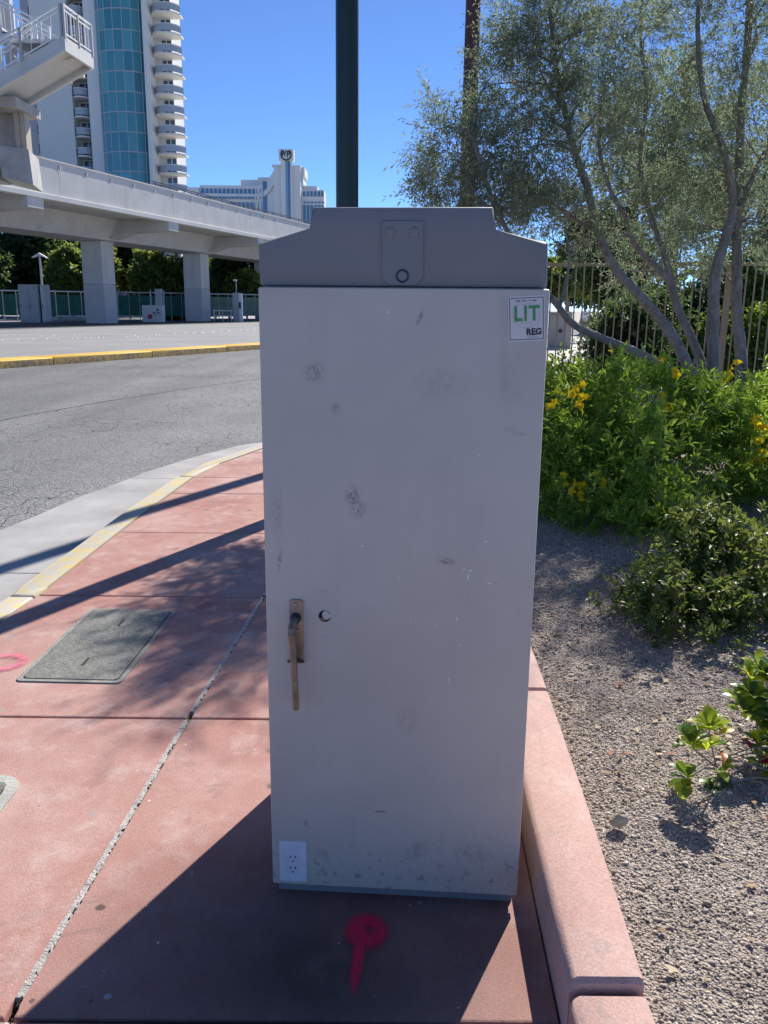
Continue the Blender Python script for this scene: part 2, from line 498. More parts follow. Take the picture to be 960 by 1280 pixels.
M['hair'] = simple('dark_hair', (0.015, 0.012, 0.01), 0.6)
M['leather'] = simple('brown_leather', (0.22, 0.10, 0.05), 0.6)
M['lid'] = None

# ================================================================== SETTING
# ground out to the horizon
o = MB().quad((-2500, -300, -0.30), (2500, -300, -0.30), (2500, 4000, -0.30), (-2500, 4000, -0.30)).build('ground', M['ground'])
tag(o, kind='structure')

# ---- street: kerb line and asphalt edge read off the photograph
kin = [(-1.95, -11.0), (-1.93, 2.0), (-1.92, 3.3), (-1.90, 3.95), (-1.87, 4.45), (-1.85, 5.35), (-1.83, 6.25), (-1.765, 7.6), (-1.66, 8.3), (-1.36, 9.3), (-0.97, 10.3), (-0.3, 12.3), (2.7, 22.0), (8.4, 42.0), (17, 71)]
def offs(path, d):
    out = []
    for i, p in enumerate(path):
        a, b = Vector(path[max(i - 1, 0)]), Vector(path[min(i + 1, len(path) - 1)])
        t = (b - a).normalized()
        out.append((p[0] - t.y * d, p[1] + t.x * d))
    return out
kout = offs(kin, 0.145)
gut = [(-3.6, -11.0), (-3.15, 2.0), (-3.0, 3.5)]
for px, py in [(0, 662), (50, 642), (100, 620), (140, 606), (180, 590), (245, 570), (300, 556)]:
    q = ground(px, py, -0.09)
    gut.append((q.x, q.y))
gut += [(p[0] - 0.05, p[1]) for p in offs(kin, 0.42)[10:]]
Z_ASPH, Z_GUT = -0.105, -0.095
def interp(path, y):
    for (x0, y0), (x1, y1) in zip(path, path[1:]):
        if y0 <= y <= y1:
            return x0 + (x1 - x0) * (y - y0) / (y1 - y0)
    return path[-1][0]
rb = MB()
rb.quad((-140, -20, Z_ASPH), (60, -20, Z_ASPH), (60, 130, Z_ASPH), (-140, 130, Z_ASPH))
tag(rb.build('road', M['asphalt']), kind='structure')
# concrete gutter pan, in lengths with a joint
gr = empty('gutter')
tag(gr, kind='structure')
ys = [-11.0, -7, -3.5, -0.8, 2.2, 5.0, 8.02, 10.8, 13.6, 17, 22, 30, 42, 60, 70]
for a, b in zip(ys, ys[1:]):
    yy = sorted({a + 0.004, b - 0.004} | {p[1] for p in gut if a < p[1] < b} | {p[1] for p in kout if a < p[1] < b})
    L = [Vector((interp(gut, y), y, -0.20)) for y in yy]
    Rr = [Vector((interp(kout, y) + 0.01, y, -0.20)) for y in yy]
    mb = MB().prism(L + Rr[::-1], (0, 0, 0.105), bevel=0.006, top_only=True)
    mb.build('gutter_pan', M['gutter'], gr)
# yellow-painted kerb stones
kr = empty('street_kerb')
tag(kr, kind='structure')
ys = [-11.0, -7.5, -4.4, -1.3, 1.53, 4.30, 7.63, 10.9, 14.3, 18, 23, 31, 42, 60, 70]
for a, b in zip(ys, ys[1:]):
    yy = sorted({a + 0.006, b - 0.006} | {p[1] for p in kin if a < p[1] < b} | {p[1] for p in kout if a < p[1] < b})
    L = [Vector((interp(kout, y), y, -0.22)) for y in yy]
    Rr = [Vector((interp(kin, y) - 0.004, y, -0.22)) for y in yy]
    MB().prism(L + Rr[::-1], (0, 0, 0.226), bevel=0.022, segs=3, top_only=True).build('kerb_stone', M['kerb_yellow'], kr, smooth=50)

# ---- planter kerb (right edge of the pavement)
pl_in = [(0.36, -11.0), (0.398, 1.0), (0.402, 1.5), (0.421, 2.17), (0.448, 2.9), (0.48, 4.33), (0.54, 6.0), (0.75, 8.0), (1.2, 9.6), (1.75, 11.3)]
pl_out = [(0.52, -11.0), (0.560, 1.0), (0.566, 1.5), (0.598, 2.17), (0.622, 2.9), (0.655, 4.33), (0.72, 6.0), (0.92, 8.0), (1.36, 9.5), (1.92, 11.2)]

# ---- pavement slabs
sw = empty('sidewalk')
tag(sw, kind='structure')
seam = [(-0.95, -11.0), (-0.818, 1.577), (-0.738, 2.988), (-0.650, 4.347), (-0.57, 5.65), (-0.49, 6.93), (-0.45, 7.62), (-0.35, 9.0), (-0.2, 10.4), (0.5, 12), (5, 22)]
rows = [-9.7, -8.3, -6.9, -5.5, -4.1, -2.7, -1.3, 0.1, 1.535, 2.938, 4.328, 5.655, 6.93, 7.62, 9.0, 10.4]
JW = 0.0055
mb = MB()
yy = [-11.0, 1.0, 2.5, 3.5, 4.4, 5.4, 6.3, 7.6, 8.3, 9.3, 10.3, 12.3]
L = [Vector((interp(kin, y) - 0.02, y, -0.19)) for y in yy]
mb.prism(L + [Vector((2.4, 12.3, -0.19)), Vector((1.6, 10, -0.19)), Vector((0.52, 5, -0.19)), Vector((0.44, -11.0, -0.19))], (0, 0, 0.162))
mb.build('joint_bed', M['joint'], sw)
for i, (a, b) in enumerate(zip(rows, rows[1:])):
    tilt = random.uniform(-0.002, 0.002)
    for colm in (0, 1):
        lp, rp = (kin, seam) if colm == 0 else (seam, pl_in)
        le = JW if colm == 0 else 0.0095
        re = 0.0105 if colm == 0 else 0.004
        y0, y1 = a + JW, b - JW
        ys_ = sorted({y0, y1} | {p[1] for p in lp if y0 < p[1] < y1})
        ysr = sorted({y0, y1} | {p[1] for p in rp if y0 < p[1] < y1})
        P = [Vector((interp(lp, y) + le, y, -0.10)) for y in ys_] + [Vector((interp(rp, y) - re, y, -0.10)) for y in ysr][::-1]
        m_ = M['slab_shaded_stained'] if (colm == 1 and a in (0.1, 1.535)) else M['slab']
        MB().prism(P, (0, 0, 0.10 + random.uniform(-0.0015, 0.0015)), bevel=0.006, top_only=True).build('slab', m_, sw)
# the pavement beyond, as one sheet
P = [Vector((interp(kin, y) + 0.01, y, -0.10)) for y in (10.41, 12.3, 13.5)] + [Vector((3.0, 13.5, -0.10)), Vector((2.1, 12.3, -0.10)), Vector((1.45, 10.41, -0.10))]
MB().prism(P, (0, 0, 0.10)).build('slab', M['slab'], sw)
P = [Vector((interp(kin, y) + 0.01, y, -0.10)) for y in (13.51, 22, 42, 70)] + [Vector((70, 70, -0.10)), Vector((70, 9, -0.10)), Vector((9.1, 9.0, -0.10)), Vector((9.1, 11.6, -0.10)), Vector((2.4, 11.6, -0.10)), Vector((3.01, 13.51, -0.10))]
M['plaza'] = simple('pale_plaza_concrete', (0.50, 0.47, 0.42), 0.85, var=0.12, scale=1.2, bump=0.2, bscale=40)
tag(MB().prism(P, (0, 0, 0.098)).build('plaza', M['plaza']), kind='structure')
# mortar strip in the long joint, with crumbling black filler along its edge
mb = MB()
rr = random.Random(3)
ys_ = [0.3 + 0.035 * k for k in range(int((8.6 - 0.3) / 0.035))]
for y0, y1 in zip(ys_, ys_[1:]):
    if min(abs(y0 - r) for r in rows) < 0.03:
        continue
    x0, x1 = interp(seam, y0), interp(seam, y1)
    wv = 0.0104 + rr.uniform(-0.0006, 0.0004)
    z = 0.0006 + rr.uniform(-0.0006, 0.0008)
    mb.prism([(x0 - wv, y0, -0.03), (x0 + wv * 0.86, y0, -0.03), (x1 + wv * 0.86, y1, -0.03), (x1 - wv, y1, -0.03)], (0, 0, 0.03 + z))
o = mb.build('joint_mortar', M['mortar'], sw)
tag(o, kind='stuff')
mb = MB()
for k in range(170):
    y = rr.uniform(0.5, 5.5)
    x = interp(seam, y) + 0.0075 + rr.uniform(-0.003, 0.003)
    s_ = rr.uniform(0.0015, 0.0042) * (1.8 if rr.random() < 0.05 else 1)
    mb.box((x, y, 0.0015), (s_, s_ * rr.uniform(1, 2.4), 0.004), rz=rr.uniform(-0.5, 0.5))
tag(mb.build('joint_filler', M['crumb'], sw), kind='stuff')

# ---- spray paint marks: thin pigment films with ragged, fading edges
def spray(name, color, strength, rough_edge, blots):
    t = NT(name)
    tot = None
    for b in blots:
        v = t.blot((0, 1), *b)
        tot = v if tot is None else t.math('MAXIMUM', tot, v)
    return t, tot
cR, cT = ground(458, 1166), ground(450, 1232)
t = NT('red_spray_paint')
ring = t.blot((0, 1), cR.x, cR.y, 0.056, 0.064, 0.26)
hole = t.blot((0, 1), cR.x + 0.004, cR.y + 0.004, 0.018, 0.016, 0.5)
tail = t.blot((0, 1), (cR.x + cT.x) / 2 - 0.012, (cR.y + cT.y) / 2 + 0.01, 0.015, 0.125, 0.28, ang=R(-4))
over = t.math('MULTIPLY', t.blot((0, 1), cR.x, cR.y - 0.01, 0.085, 0.09, 0.9), t.ramp(t.noise(260, 3, 0.6), [(0.60, 0.0), (0.66, 0.8)]))
a = t.math('MAXIMUM', t.math('SUBTRACT', ring, t.math('MULTIPLY', hole, 0.5)), tail)
a = t.math('MAXIMUM', a, over)
a = t.math('MULTIPLY', a, t.ramp(t.noise(90, 6, 0.8), [(0.30, 0.35), (0.5, 1.0)]), clamp=True)
t.set((0.88, 0.01, 0.075), 0.7)
t.l(t.math('MULTIPLY', a, 0.88), t.p.inputs['Alpha'])
M['red_spray'] = t.m
MB().quad((cR.x - 0.12, cT.y - 0.06, 0.006), (cR.x + 0.12, cT.y - 0.06, 0.006), (cR.x + 0.12, cR.y + 0.12, 0.006), (cR.x - 0.12, cR.y + 0.12, 0.006)).build('red_spray_mark', M['red_spray'], sw)
cp = ground(5, 829)
t = NT('pink_spray_paint')
ring = t.blot((0, 1), cp.x, cp.y, 0.10, 0.10, 0.22)
hole = t.blot((0, 1), cp.x, cp.y, 0.068, 0.062, 0.3)
a = t.math('MULTIPLY', t.math('SUBTRACT', ring, hole, clamp=True), t.ramp(t.noise(40, 5, 0.7), [(0.3, 0.1), (0.6, 0.75)]))
t.set((0.80, 0.16, 0.28), 0.7)
t.l(a, t.p.inputs['Alpha'])
MB().quad((cp.x - 0.17, cp.y - 0.17, 0.006), (cp.x + 0.16, cp.y - 0.17, 0.006), (cp.x + 0.16, cp.y + 0.17, 0.006), (cp.x - 0.17, cp.y + 0.17, 0.006)).build('pink_spray_mark', t.m, sw)

# ---- planter kerb blocks
pk = empty('planter_kerb', (0, 0, 0))
tag(pk, 'low pink concrete planter kerb between the pavement and the gravel bed', 'kerb')
ends = [-9.7, -8.3, -6.9, -5.5, -4.1, -2.7, -1.3, 0.1, 1.495, 2.905, 4.33, 5.65, 6.93, 8.2, 9.5, 11.1]
for i, (a, b) in enumerate(zip(ends, ends[1:])):
    top = 0.128 if a < 1.0 else 0.15
    y0, y1 = a + 0.005, b - 0.005
    n = 7
    bm_ = MB()
    rings = []
    for k in range(n):
        y = y0 + (y1 - y0) * k / (n - 1)
        xi, xo = interp(pl_in, y), interp(pl_out, y)
        e = 0.0
        if k in (0, n - 1): e = 0.009
        rings.append([bm_.bm.verts.new(v) for v in ((xi + e * 0.3, y, -0.15), (xi + e * 0.3, y, top - 0.022 - e), (xi + 0.006 + e * 0.3, y, top - 0.009 - e), (xi + 0.02 + e, y, top - e), (xo - 0.012 - e, y, top - e), (xo - 0.003, y, top - 0.006 - e), (xo, y, -0.15))])
        if k == 0:
            y0b = y0 + 0.018
        if k == 0:
            # a second ring right behind the rounded end
            y = y0 + 0.010
            rings.append([bm_.bm.verts.new(v) for v in ((xi, y, -0.15), (xi, y, top - 0.022), (xi + 0.006, y, top - 0.009), (xi + 0.02, y, top), (xo - 0.012, y, top), (xo - 0.003, y, top - 0.006), (xo, y, -0.15))])
        if k == n - 2:
            y = y1 - 0.010
            xi, xo = interp(pl_in, y), interp(pl_out, y)
            rings.append([bm_.bm.verts.new(v) for v in ((xi, y, -0.15), (xi, y, top - 0.022), (xi + 0.006, y, top - 0.009), (xi + 0.02, y, top), (xo - 0.012, y, top), (xo - 0.003, y, top - 0.006), (xo, y, -0.15))])
    for ra, rb_ in zip(rings, rings[1:]):
        for k in range(7):
            bm_.bm.faces.new((ra[k], ra[(k + 1) % 7], rb_[(k + 1) % 7], rb_[k]))
    bm_.bm.faces.new(rings[0][::-1])
    bm_.bm.faces.new(rings[-1])
    bm_.build('kerb_block', M['kerb_pink'], pk, smooth=40)

# ---- gravel bed
def bed_z(x, y):
    return 0.098 + 0.012 * np.sin(x * 2.3 + y * 1.1) + 0.010 * np.sin(y * 3.7 - x * 1.9) + 0.02 * np.clip((x - 0.6) / 2, 0, 1)
nx, ny = 70, 110
gy = np.linspace(-10.5, 11.4, ny)
V = []
for y in gy:
    xl = interp(pl_out, min(y, 11.19)) - 0.05
    xs = xl + (9.0 - xl) * (np.linspace(0, 1, nx) ** 1.6)
    V.append(np.stack([xs, np.full(nx, y), bed_z(xs, y)], 1))
V = np.concatenate(V)
I = np.arange(nx * ny).reshape(ny, nx)
F_ = np.stack([I[:-1, :-1], I[:-1, 1:], I[1:, 1:], I[1:, :-1]], -1).reshape(-1, 4)
tag(link('planting_bed', np_mesh('planting_bed', V, F_, M['bed'])), kind='structure')

def stones(n, xr, yr, smin, smax, seed, zoff=0.0):
    r = np.random.default_rng(seed)
    x = r.uniform(*xr, n); y = r.uniform(*yr, n)
    xl = np.interp(y, [p[1] for p in pl_out], [p[0] for p in pl_out]) + 0.004
    k = x > xl
    x, y = x[k], y[k]
    n = len(x)
    s = smin + (smax - smin) * r.random(n) ** 3.0
    z = bed_z(x, y) + s * r.uniform(-0.12, 0.28, n) + zoff
    base = np.array([[1, 0, 0], [0, 1, 0], [-1, 0, 0], [0, -1, 0], [0, 0, 1], [0, 0, -1]], float)
    v = base[None] * r.uniform(0.55, 1.0, (n, 6, 1)) + r.normal(0, 0.16, (n, 6, 3))
    v *= np.array([1.0, 0.8, 0.55])[None, None]
    a = r.uniform(0, 6.283, n); ca, sa = np.cos(a)[:, None], np.sin(a)[:, None]
    b = r.normal(0, 0.5, n); cb, sb = np.cos(b)[:, None], np.sin(b)[:, None]
    yv = v[..., 1] * cb - v[..., 2] * sb
    zv = v[..., 1] * sb + v[..., 2] * cb
    xv = v[..., 0] * ca - yv * sa
    yv = v[..., 0] * sa + yv * ca
    v = np.stack([xv, yv, zv], -1) * s[:, None, None] * 0.62
    v += np.stack([x, y, z], -1)[:, None]
    f = np.array([[0, 1, 4], [1, 2, 4], [2, 3, 4], [3, 0, 4], [1, 0, 5], [2, 1, 5], [3, 2, 5], [0, 3, 5]])
    f = (f[None] + np.arange(n)[:, None, None] * 6).reshape(-1, 3)
    return v.reshape(-1, 3), f
va, fa = stones(80000, (0.55, 1.75), (1.1, 3.1), 0.0035, 0.0145, 1)
vb, fb = stones(34000, (0.6, 2.9), (3.1, 5.6), 0.009, 0.022, 2)
vc, fc = stones(420, (0.6, 1.7), (1.2, 3.4), 0.018, 0.032, 3)
V = np.concatenate([va, vb, vc]); F_ = np.concatenate([fa, fb + len(va), fc + len(va) + len(vb)])
o = link('gravel', np_mesh('gravel', V, F_, M['gravel']))
tag(o, 'grey brown crushed gravel covering the planting bed', 'gravel', kind='stuff')

# dead leaves, bark chips and straw scattered on it
r = np.random.default_rng(77)
n = 520
lx = np.concatenate([r.uniform(0.66, 1.75, 340), r.normal(1.25, 0.16, 180)]); ly = np.concatenate([r.uniform(1.3, 5.2, 340), r.normal(2.5, 0.22, 180)])
k = lx > np.interp(ly, [p[1] for p in pl_out], [p[0] for p in pl_out]) + 0.03
lx, ly = lx[k], ly[k]
pos = np.stack([lx, ly, bed_z(lx, ly) + r.uniform(0.006, 0.014, len(lx))], 1)
ang = r.uniform(0, 6.283, len(lx))
dd = np.stack([np.cos(ang), np.sin(ang), r.normal(0, 0.18, len(lx))], 1)
dd /= np.linalg.norm(dd, axis=1, keepdims=True)
ss = np.cross(dd, np.array([0, 0, 1.0])) + r.normal(0, 0.15, (len(lx), 3))
Ls = r.uniform(0.012, 0.045, len(lx))[:, None]; Ws = (r.uniform(0.003, 0.012, len(lx)))[:, None]
V = np.stack([pos, pos + dd * Ls * 0.5 + ss * Ws, pos + dd * Ls, pos + dd * Ls * 0.5 - ss * Ws], 1).reshape(-1, 3)
F_ = (np.arange(len(lx))[:, None, None] * 4 + np.array([[0, 1, 2], [0, 2, 3]])[None]).reshape(-1, 3)
t = NT('dry_litter')
g = t.n('ShaderNodeNewGeometry')
M['litter'] = t.set(t.ramp(g.outputs['Random Per Island'], [(0, (0.10, 0.06, 0.035)), (0.5, (0.30, 0.20, 0.11)), (0.85, (0.50, 0.40, 0.26)), (1, (0.30, 0.08, 0.04))]), 0.85)
tag(link('leaf_litter', np_mesh('leaf_litter', V, F_, M['litter'])), 'brown dead leaf litter scattered over the gravel bed', 'leaf litter', kind='stuff')

# rock lying on the gravel
def rock(name, loc, size, m, seed, parent=None, sub=2):
    bm_ = bmesh.new()
    bmesh.ops.create_icosphere(bm_, subdivisions=sub, radius=1.0)
    r = random.Random(seed)
    cuts = [Vector((r.uniform(-1, 1), r.uniform(-1, 1), r.uniform(-0.4, 1))).normalized() for _ in range(9)]
    for v in bm_.verts:
        for c in cuts:
            d = v.co.dot(c)
            if d > 0.66:
                v.co -= c * (d - 0.66) * 0.9
        v.co += Vector((r.uniform(-1, 1), r.uniform(-1, 1), r.uniform(-1, 1))) * 0.03
        v.co = Vector((v.co.x * size[0], v.co.y * size[1], v.co.z * size[2]))
    me = bpy.data.meshes.new(name)
    bm_.to_mesh(me); bm_.free()
    o = link(name, me, m, parent)
    o.location = loc
    return o
q = ground(772, 1030, 0.11)
tag(rock('rock', (q.x, q.y, 0.125), (0.031, 0.024, 0.024), M['rock'], 5), 'small angular tan rock lying alone on the gravel', 'rock')

# ---- median kerb
mA, mB_ = ground(0, 461, -0.1), ground(322, 437, -0.1)
md = (mB_ - mA).normalized()
mn = Vector((-md.y, md.x, 0))
mr = empty('median')
tag(mr, kind='structure')
seg = 4.35
for k in range(-5, 12):
    a = mA + md * (k * seg + 1.9 + 0.02)
    b = mA + md * ((k + 1) * seg + 1.9 - 0.02)
    P = [a, b, b + mn * 0.95, a + mn * 0.95]
    P = [Vector((p.x, p.y, -0.2)) for p in P]
    me_top = MB().prism(P, (0, 0, 0.31), bevel=0.035, segs=2, top_only=True).build('median_block', M['median_yellow'], mr, smooth=50)
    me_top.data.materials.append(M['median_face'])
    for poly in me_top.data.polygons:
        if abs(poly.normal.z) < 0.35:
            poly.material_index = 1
# far carriageway: paler, a sheet just above the road
fa0 = mA + mn * 1.0 - md * 40
fb0 = mA + mn * 1.0 + md * 120
P = [fa0, fb0, fb0 + mn * 46, fa0 + mn * 60]
tag(MB().quad(*[(p.x, p.y, Z_ASPH + 0.006) for p in P]).build('far_road', M['far_asphalt']), kind='structure')
# raised white lane markers on it, in groups of four
mk = MB()
mk.cyl((0, 0, 0), (0, 0, 0.02), 0.075, 0.045, n=10)
mk_me = mk.mesh('lane_marker', M['marker'])
for gpx, gpy, nn in [(2, 425, 4), (72, 424, 4), (96, 423.5, 3), (50, 420, 2), (92, 417.5, 2), (157, 421.5, 4), (168, 419.5, 3), (218, 417.5, 4), (232, 416.5, 4), (266, 414.5, 3), (300, 412.5, 3)]:
    p0 = ground(gpx, gpy, Z_ASPH + 0.006)
    for k in range(nn):
        o = link('lane_marker', mk_me)
        p = p0 + md * (k * 0.95)
        o.location = (p.x, p.y, Z_ASPH + 0.005)
        o.scale = (1.1, 1.1, 1.2)
        tag(o, 'white round raised lane marker on the far carriageway', 'road marker', 'lane markers on the far carriageway')

# long tar-filled crack across the near lane
mb = MB()
pts = []
for k in range(40):
    f = k / 39
    px = -40 + f * 380
    py = 530 - f * 62 + 0.0 + (f - 0.5) ** 2 * 14
    p = ground(px, py, Z_ASPH)
    pts.append(Vector((p.x + random.uniform(-0.03, 0.03), p.y + random.uniform(-0.05, 0.05), Z_ASPH + 0.003)))
for a, b in zip(pts, pts[1:]):
    d = (b - a).normalized()
    nrm = Vector((-d.y, d.x, 0)) * random.uniform(0.012, 0.022)
    mb.quad(a - nrm, b - nrm, b + nrm, a + nrm)
rd = bpy.data.objects['road']
mb.build('tar_seam', M['crumb'], rd)

# ================================================================== UTILITY CABINET
CW, CD = 0.648, 0.72
cab = empty('utility_cabinet', (0.0375, 1.9475, 0), R(-3.63))
tag(cab, 'tall scuffed grey metal utility cabinet standing on the pink pavement', 'utility cabinet')
cab_m = Matrix.Translation((0.0375, 1.9475, 0)) @ Matrix.Rotation(R(-3.63), 4, 'Z')
cab_i = cab_m.inverted()
def cl(px, py, y=0.0):                       # photo point -> cabinet front plane (local x, z)
    o_ = cab_i @ Vector((0, 0, HC))
    d_ = (cab_i.to_3x3() @ ray(px, py))
    t_ = (y - o_.y) / d_.y
    p_ = o_ + d_ * t_
    return p_.x, p_.z

def metal_paint(name, base, marks=(), light=(), rough=0.5, dirt=0.4, lower=False):
    t = NT(name)
    b = Vector(base)
    c = t.ramp(t.noise(2.2, 5, 0.6), [(0.3, tuple(b * 0.90)), (0.7, tuple(b * 1.07))])
    st = t.noise(5.0, 5, 0.65, stretch=(5.0, 1, 0.5))
    c = t.mix(t.ramp(st, [(0.56, 0.0), (0.80, 0.18)]), c, tuple(b * 0.6))
    bl = t.noise(3.3, 7, 0.75, dist=0.4)
    c = t.mix(t.ramp(bl, [(0.60, 0.0), (0.76, dirt * 0.8)]), c, tuple(b * 0.45))
    sm = t.math('MULTIPLY', t.ramp(t.noise(1.7, 3), [(0.5, 0.0), (0.62, 1.0)]), t.ramp(t.noise(95, 5, 0.8), [(0.60, 0.0), (0.68, 1.0)]))
    c = t.mix(t.math('MULTIPLY', sm, dirt), c, tuple(b * 0.4))
    if lower:                                 # splashes kicked up from the pavement
        q = t.n('ShaderNodeSeparateXYZ'); t.l(t.coord(), q.inputs[0])
        mr = t.n('ShaderNodeMapRange')
        mr.inputs[1].default_value = 0.02; mr.inputs[2].default_value = 0.26
        mr.inputs[3].default_value = 1.0; mr.inputs[4].default_value = 0.0
        t.l(q.outputs[2], mr.inputs[0])
        sp = t.ramp(t.noise(46, 4, 0.7), [(0.56, 0.0), (0.64, 1.0)])
        c = t.mix(t.math('MULTIPLY', t.math('MULTIPLY', sp, mr.outputs[0]), 0.7), c, tuple(b * 0.25))
    if marks:
        rag = t.ramp(t.math('ADD', t.math('MULTIPLY', t.noise(60, 6, 0.8), 0.6), t.math('MULTIPLY', t.noise(170, 4, 0.7, stretch=(1.6, 1, 0.6)), 0.4)), [(0.44, 0.0), (0.55, 1.0)])
        tot = None
        for (x, z, rx, rz, an, k) in marks:
            v = t.math('MULTIPLY', t.blot((0, 2), x, z, rx, rz, 0.65, an), k * 0.85)
            tot = v if tot is None else t.math('MAXIMUM', tot, v)
        c = t.mix(t.math('MULTIPLY', tot, rag), c, tuple(b * 0.22))
    for (x, z, rx, rz, an) in light:
        c = t.mix(t.blot((0, 2), x, z, rx, rz, 0.3, an), c, (0.72, 0.72, 0.70))
    h = t.noise(220, 2, 0.5)
    big = t.noise(3.0, 2, 0.5)
    n1 = t.bump(big, 0.22, 0.03)
    t.set(c, t.ramp(bl, [(0.3, rough - 0.05), (0.8, rough + 0.15)]), normal=t.bump(h, 0.08, 0.001, n1), spec=0.42)
    return t.m
def dm(px, py, wpx, hpx, ang=0, k=0.8):
    x, z = cl(px, py, -0.02)
    s_ = 0.00172
    return (x, z, wpx * s_, hpx * s_, R(ang), k)
marks = [dm(393, 466, 14, 12, 20, 0.7), dm(420, 510, 6, 8, 0, 0.5), dm(525, 397, 2.6, 10, -22, 1.0), dm(441, 620, 10, 14, 0, 0.95), dm(448, 636, 11, 13, 0, 0.8), dm(558, 701, 13, 5, -8, 0.8),
         dm(350, 700, 3, 16, -8, 0.75), dm(384, 1030, 4, 9, 14, 0.8), dm(405, 1068, 7, 12, 30, 0.45), dm(475, 1014, 9, 2.5, 0, 0.85), dm(522, 1062, 22, 14, 30, 0.5), dm(592, 1066, 24, 16, -20, 0.45),
         dm(637, 480, 14, 26, 12, 0.22), dm(645, 540, 22, 4, -14, 0.25), dm(346, 640, 8, 40, 0, 0.3), dm(552, 480, 40, 20, 0, 0.2), dm(510, 900, 14, 24, 0, 0.25)]
def lm(px, py, wpx, hpx, ang=0):
    x, z = cl(px, py, -0.02)
    return (x, z, wpx * 0.00172, hpx * 0.00172, R(ang))
light = [lm(585, 721, 1.2, 6, -10), lm(588, 713, 4, 1.1, 35), lm(612, 729, 4.2, 0.9, 2), lm(620, 720, 1.4, 1.4), lm(580, 712, 2.2, 1.2, 20), lm(545, 782, 1.1, 1.4), lm(571, 773, 1.2, 3.2, 20), lm(575, 806, 0.9, 2.6), lm(453, 682, 1.5, 1.8), lm(607, 677, 2.4, 1.1), lm(485, 390, 2.6, 0.9), lm(499, 722, 1.1, 1.4), lm(561, 850, 0.8, 5, 3), lm(513, 777, 0.9, 1.6), lm(599, 569, 1.4, 1.0)]
M['cab_door'] = metal_paint('cabinet_door_paint', (0.535, 0.50, 0.435), marks, light, 0.46, 0.30, True)
M['cab_body'] = metal_paint('cabinet_body_paint', (0.56, 0.52, 0.455), rough=0.5)
M['cab_hood'] = metal_paint('cabinet_hood_paint', (0.185, 0.20, 0.21), rough=0.5, dirt=0.25)
M['cab_plinth'] = metal_paint('cabinet_plinth_paint', (0.22, 0.22, 0.23), rough=0.6, dirt=0.6)
M['brass'] = simple('worn_bronze_handle', (0.27, 0.215, 0.155), 0.45, metal=0.5, var=0.4, scale=25)
M['bronze_dark'] = simple('dark_bronze_pivot', (0.05, 0.055, 0.07), 0.45, metal=0.5, var=0.3, scale=30)
M['bronze_worn'] = simple('worn_neck_bronze', (0.16, 0.125, 0.105), 0.42, metal=0.5, var=0.4, scale=30)
M['black'] = simple('black_hole', (0.006, 0.006, 0.006), 0.9)
M['screw'] = simple('screw_steel', (0.42, 0.36, 0.30), 0.4, metal=0.8)

x0, x1 = -CW / 2, CW / 2
zd0, zd1 = 0.036, 1.575
MB().box2((x0 + 0.012, 0.004, 0.0), (x1 - 0.012, CD - 0.01, 0.034)).build('plinth', M['cab_plinth'], cab)
MB().box2((x0 + 0.004, 0.003, 0.034), (x1 - 0.004, CD, 1.578), bevel=0.006).build('body', M['cab_body'], cab, smooth=40)
door = MB().box2((x0, -0.022, zd0), (x1, 0.0025, zd1), bevel=0.0045).build('door', M['cab_door'], cab, smooth=40)
prof = [cl(*p) for p in [(325, 356), (323, 303), (390, 288), (390.5, 259), (617, 259), (617.5, 290), (685, 303), (684.5, 356)]]
prof[0] = (prof[0][0] + 0.001, 1.5785); prof[-1] = (prof[-1][0] - 0.001, 1.5785)
hood = MB().prism([(x, -0.004, z) for x, z in prof], (0, CD + 0.006, 0), bevel=0.005).build('hood', M['cab_hood'], cab, smooth=35)
# lifting plate on the hood: chamfered lower corners, two bolts and an eye
pp = [cl(*p, -0.008) for p in [(477.5, 276), (529.5, 276), (529.5, 346), (520, 357), (486, 357), (477.5, 347)]]
pp = [(x, max(z, 1.581)) for x, z in pp]
plate = MB().prism([(x, -0.0035, z) for x, z in pp], (0, -0.005, 0), bevel=0.002).build('lifting_plate', M['cab_hood'], cab)
for px in (488, 517.5):
    x, z = cl(px, 290.5, -0.01)
    MB().cyl((x, -0.008, z), (x, -0.0105, z), 0.0125, 0.0105, n=20).cyl((x, -0.0105, z), (x, -0.0115, z), 0.0105, 0.006, n=20).build('bolt', M['cab_hood'], plate, smooth=30)
x, z = cl(503, 345, -0.01)
tb = MB()
pts = [(x + 0.0125 * math.cos(a), -0.0095, z + 0.0125 * math.sin(a)) for a in [2 * math.pi * k / 24 for k in range(25)]]
tb.tube(pts, 0.0024, n=6, caps=False).build('eye_ring', M['bronze_dark'], plate, smooth=40)
MB().cyl((x, -0.0082, z), (x, -0.0094, z), 0.011, n=20).build('eye_plug', M['cab_hood'], plate)

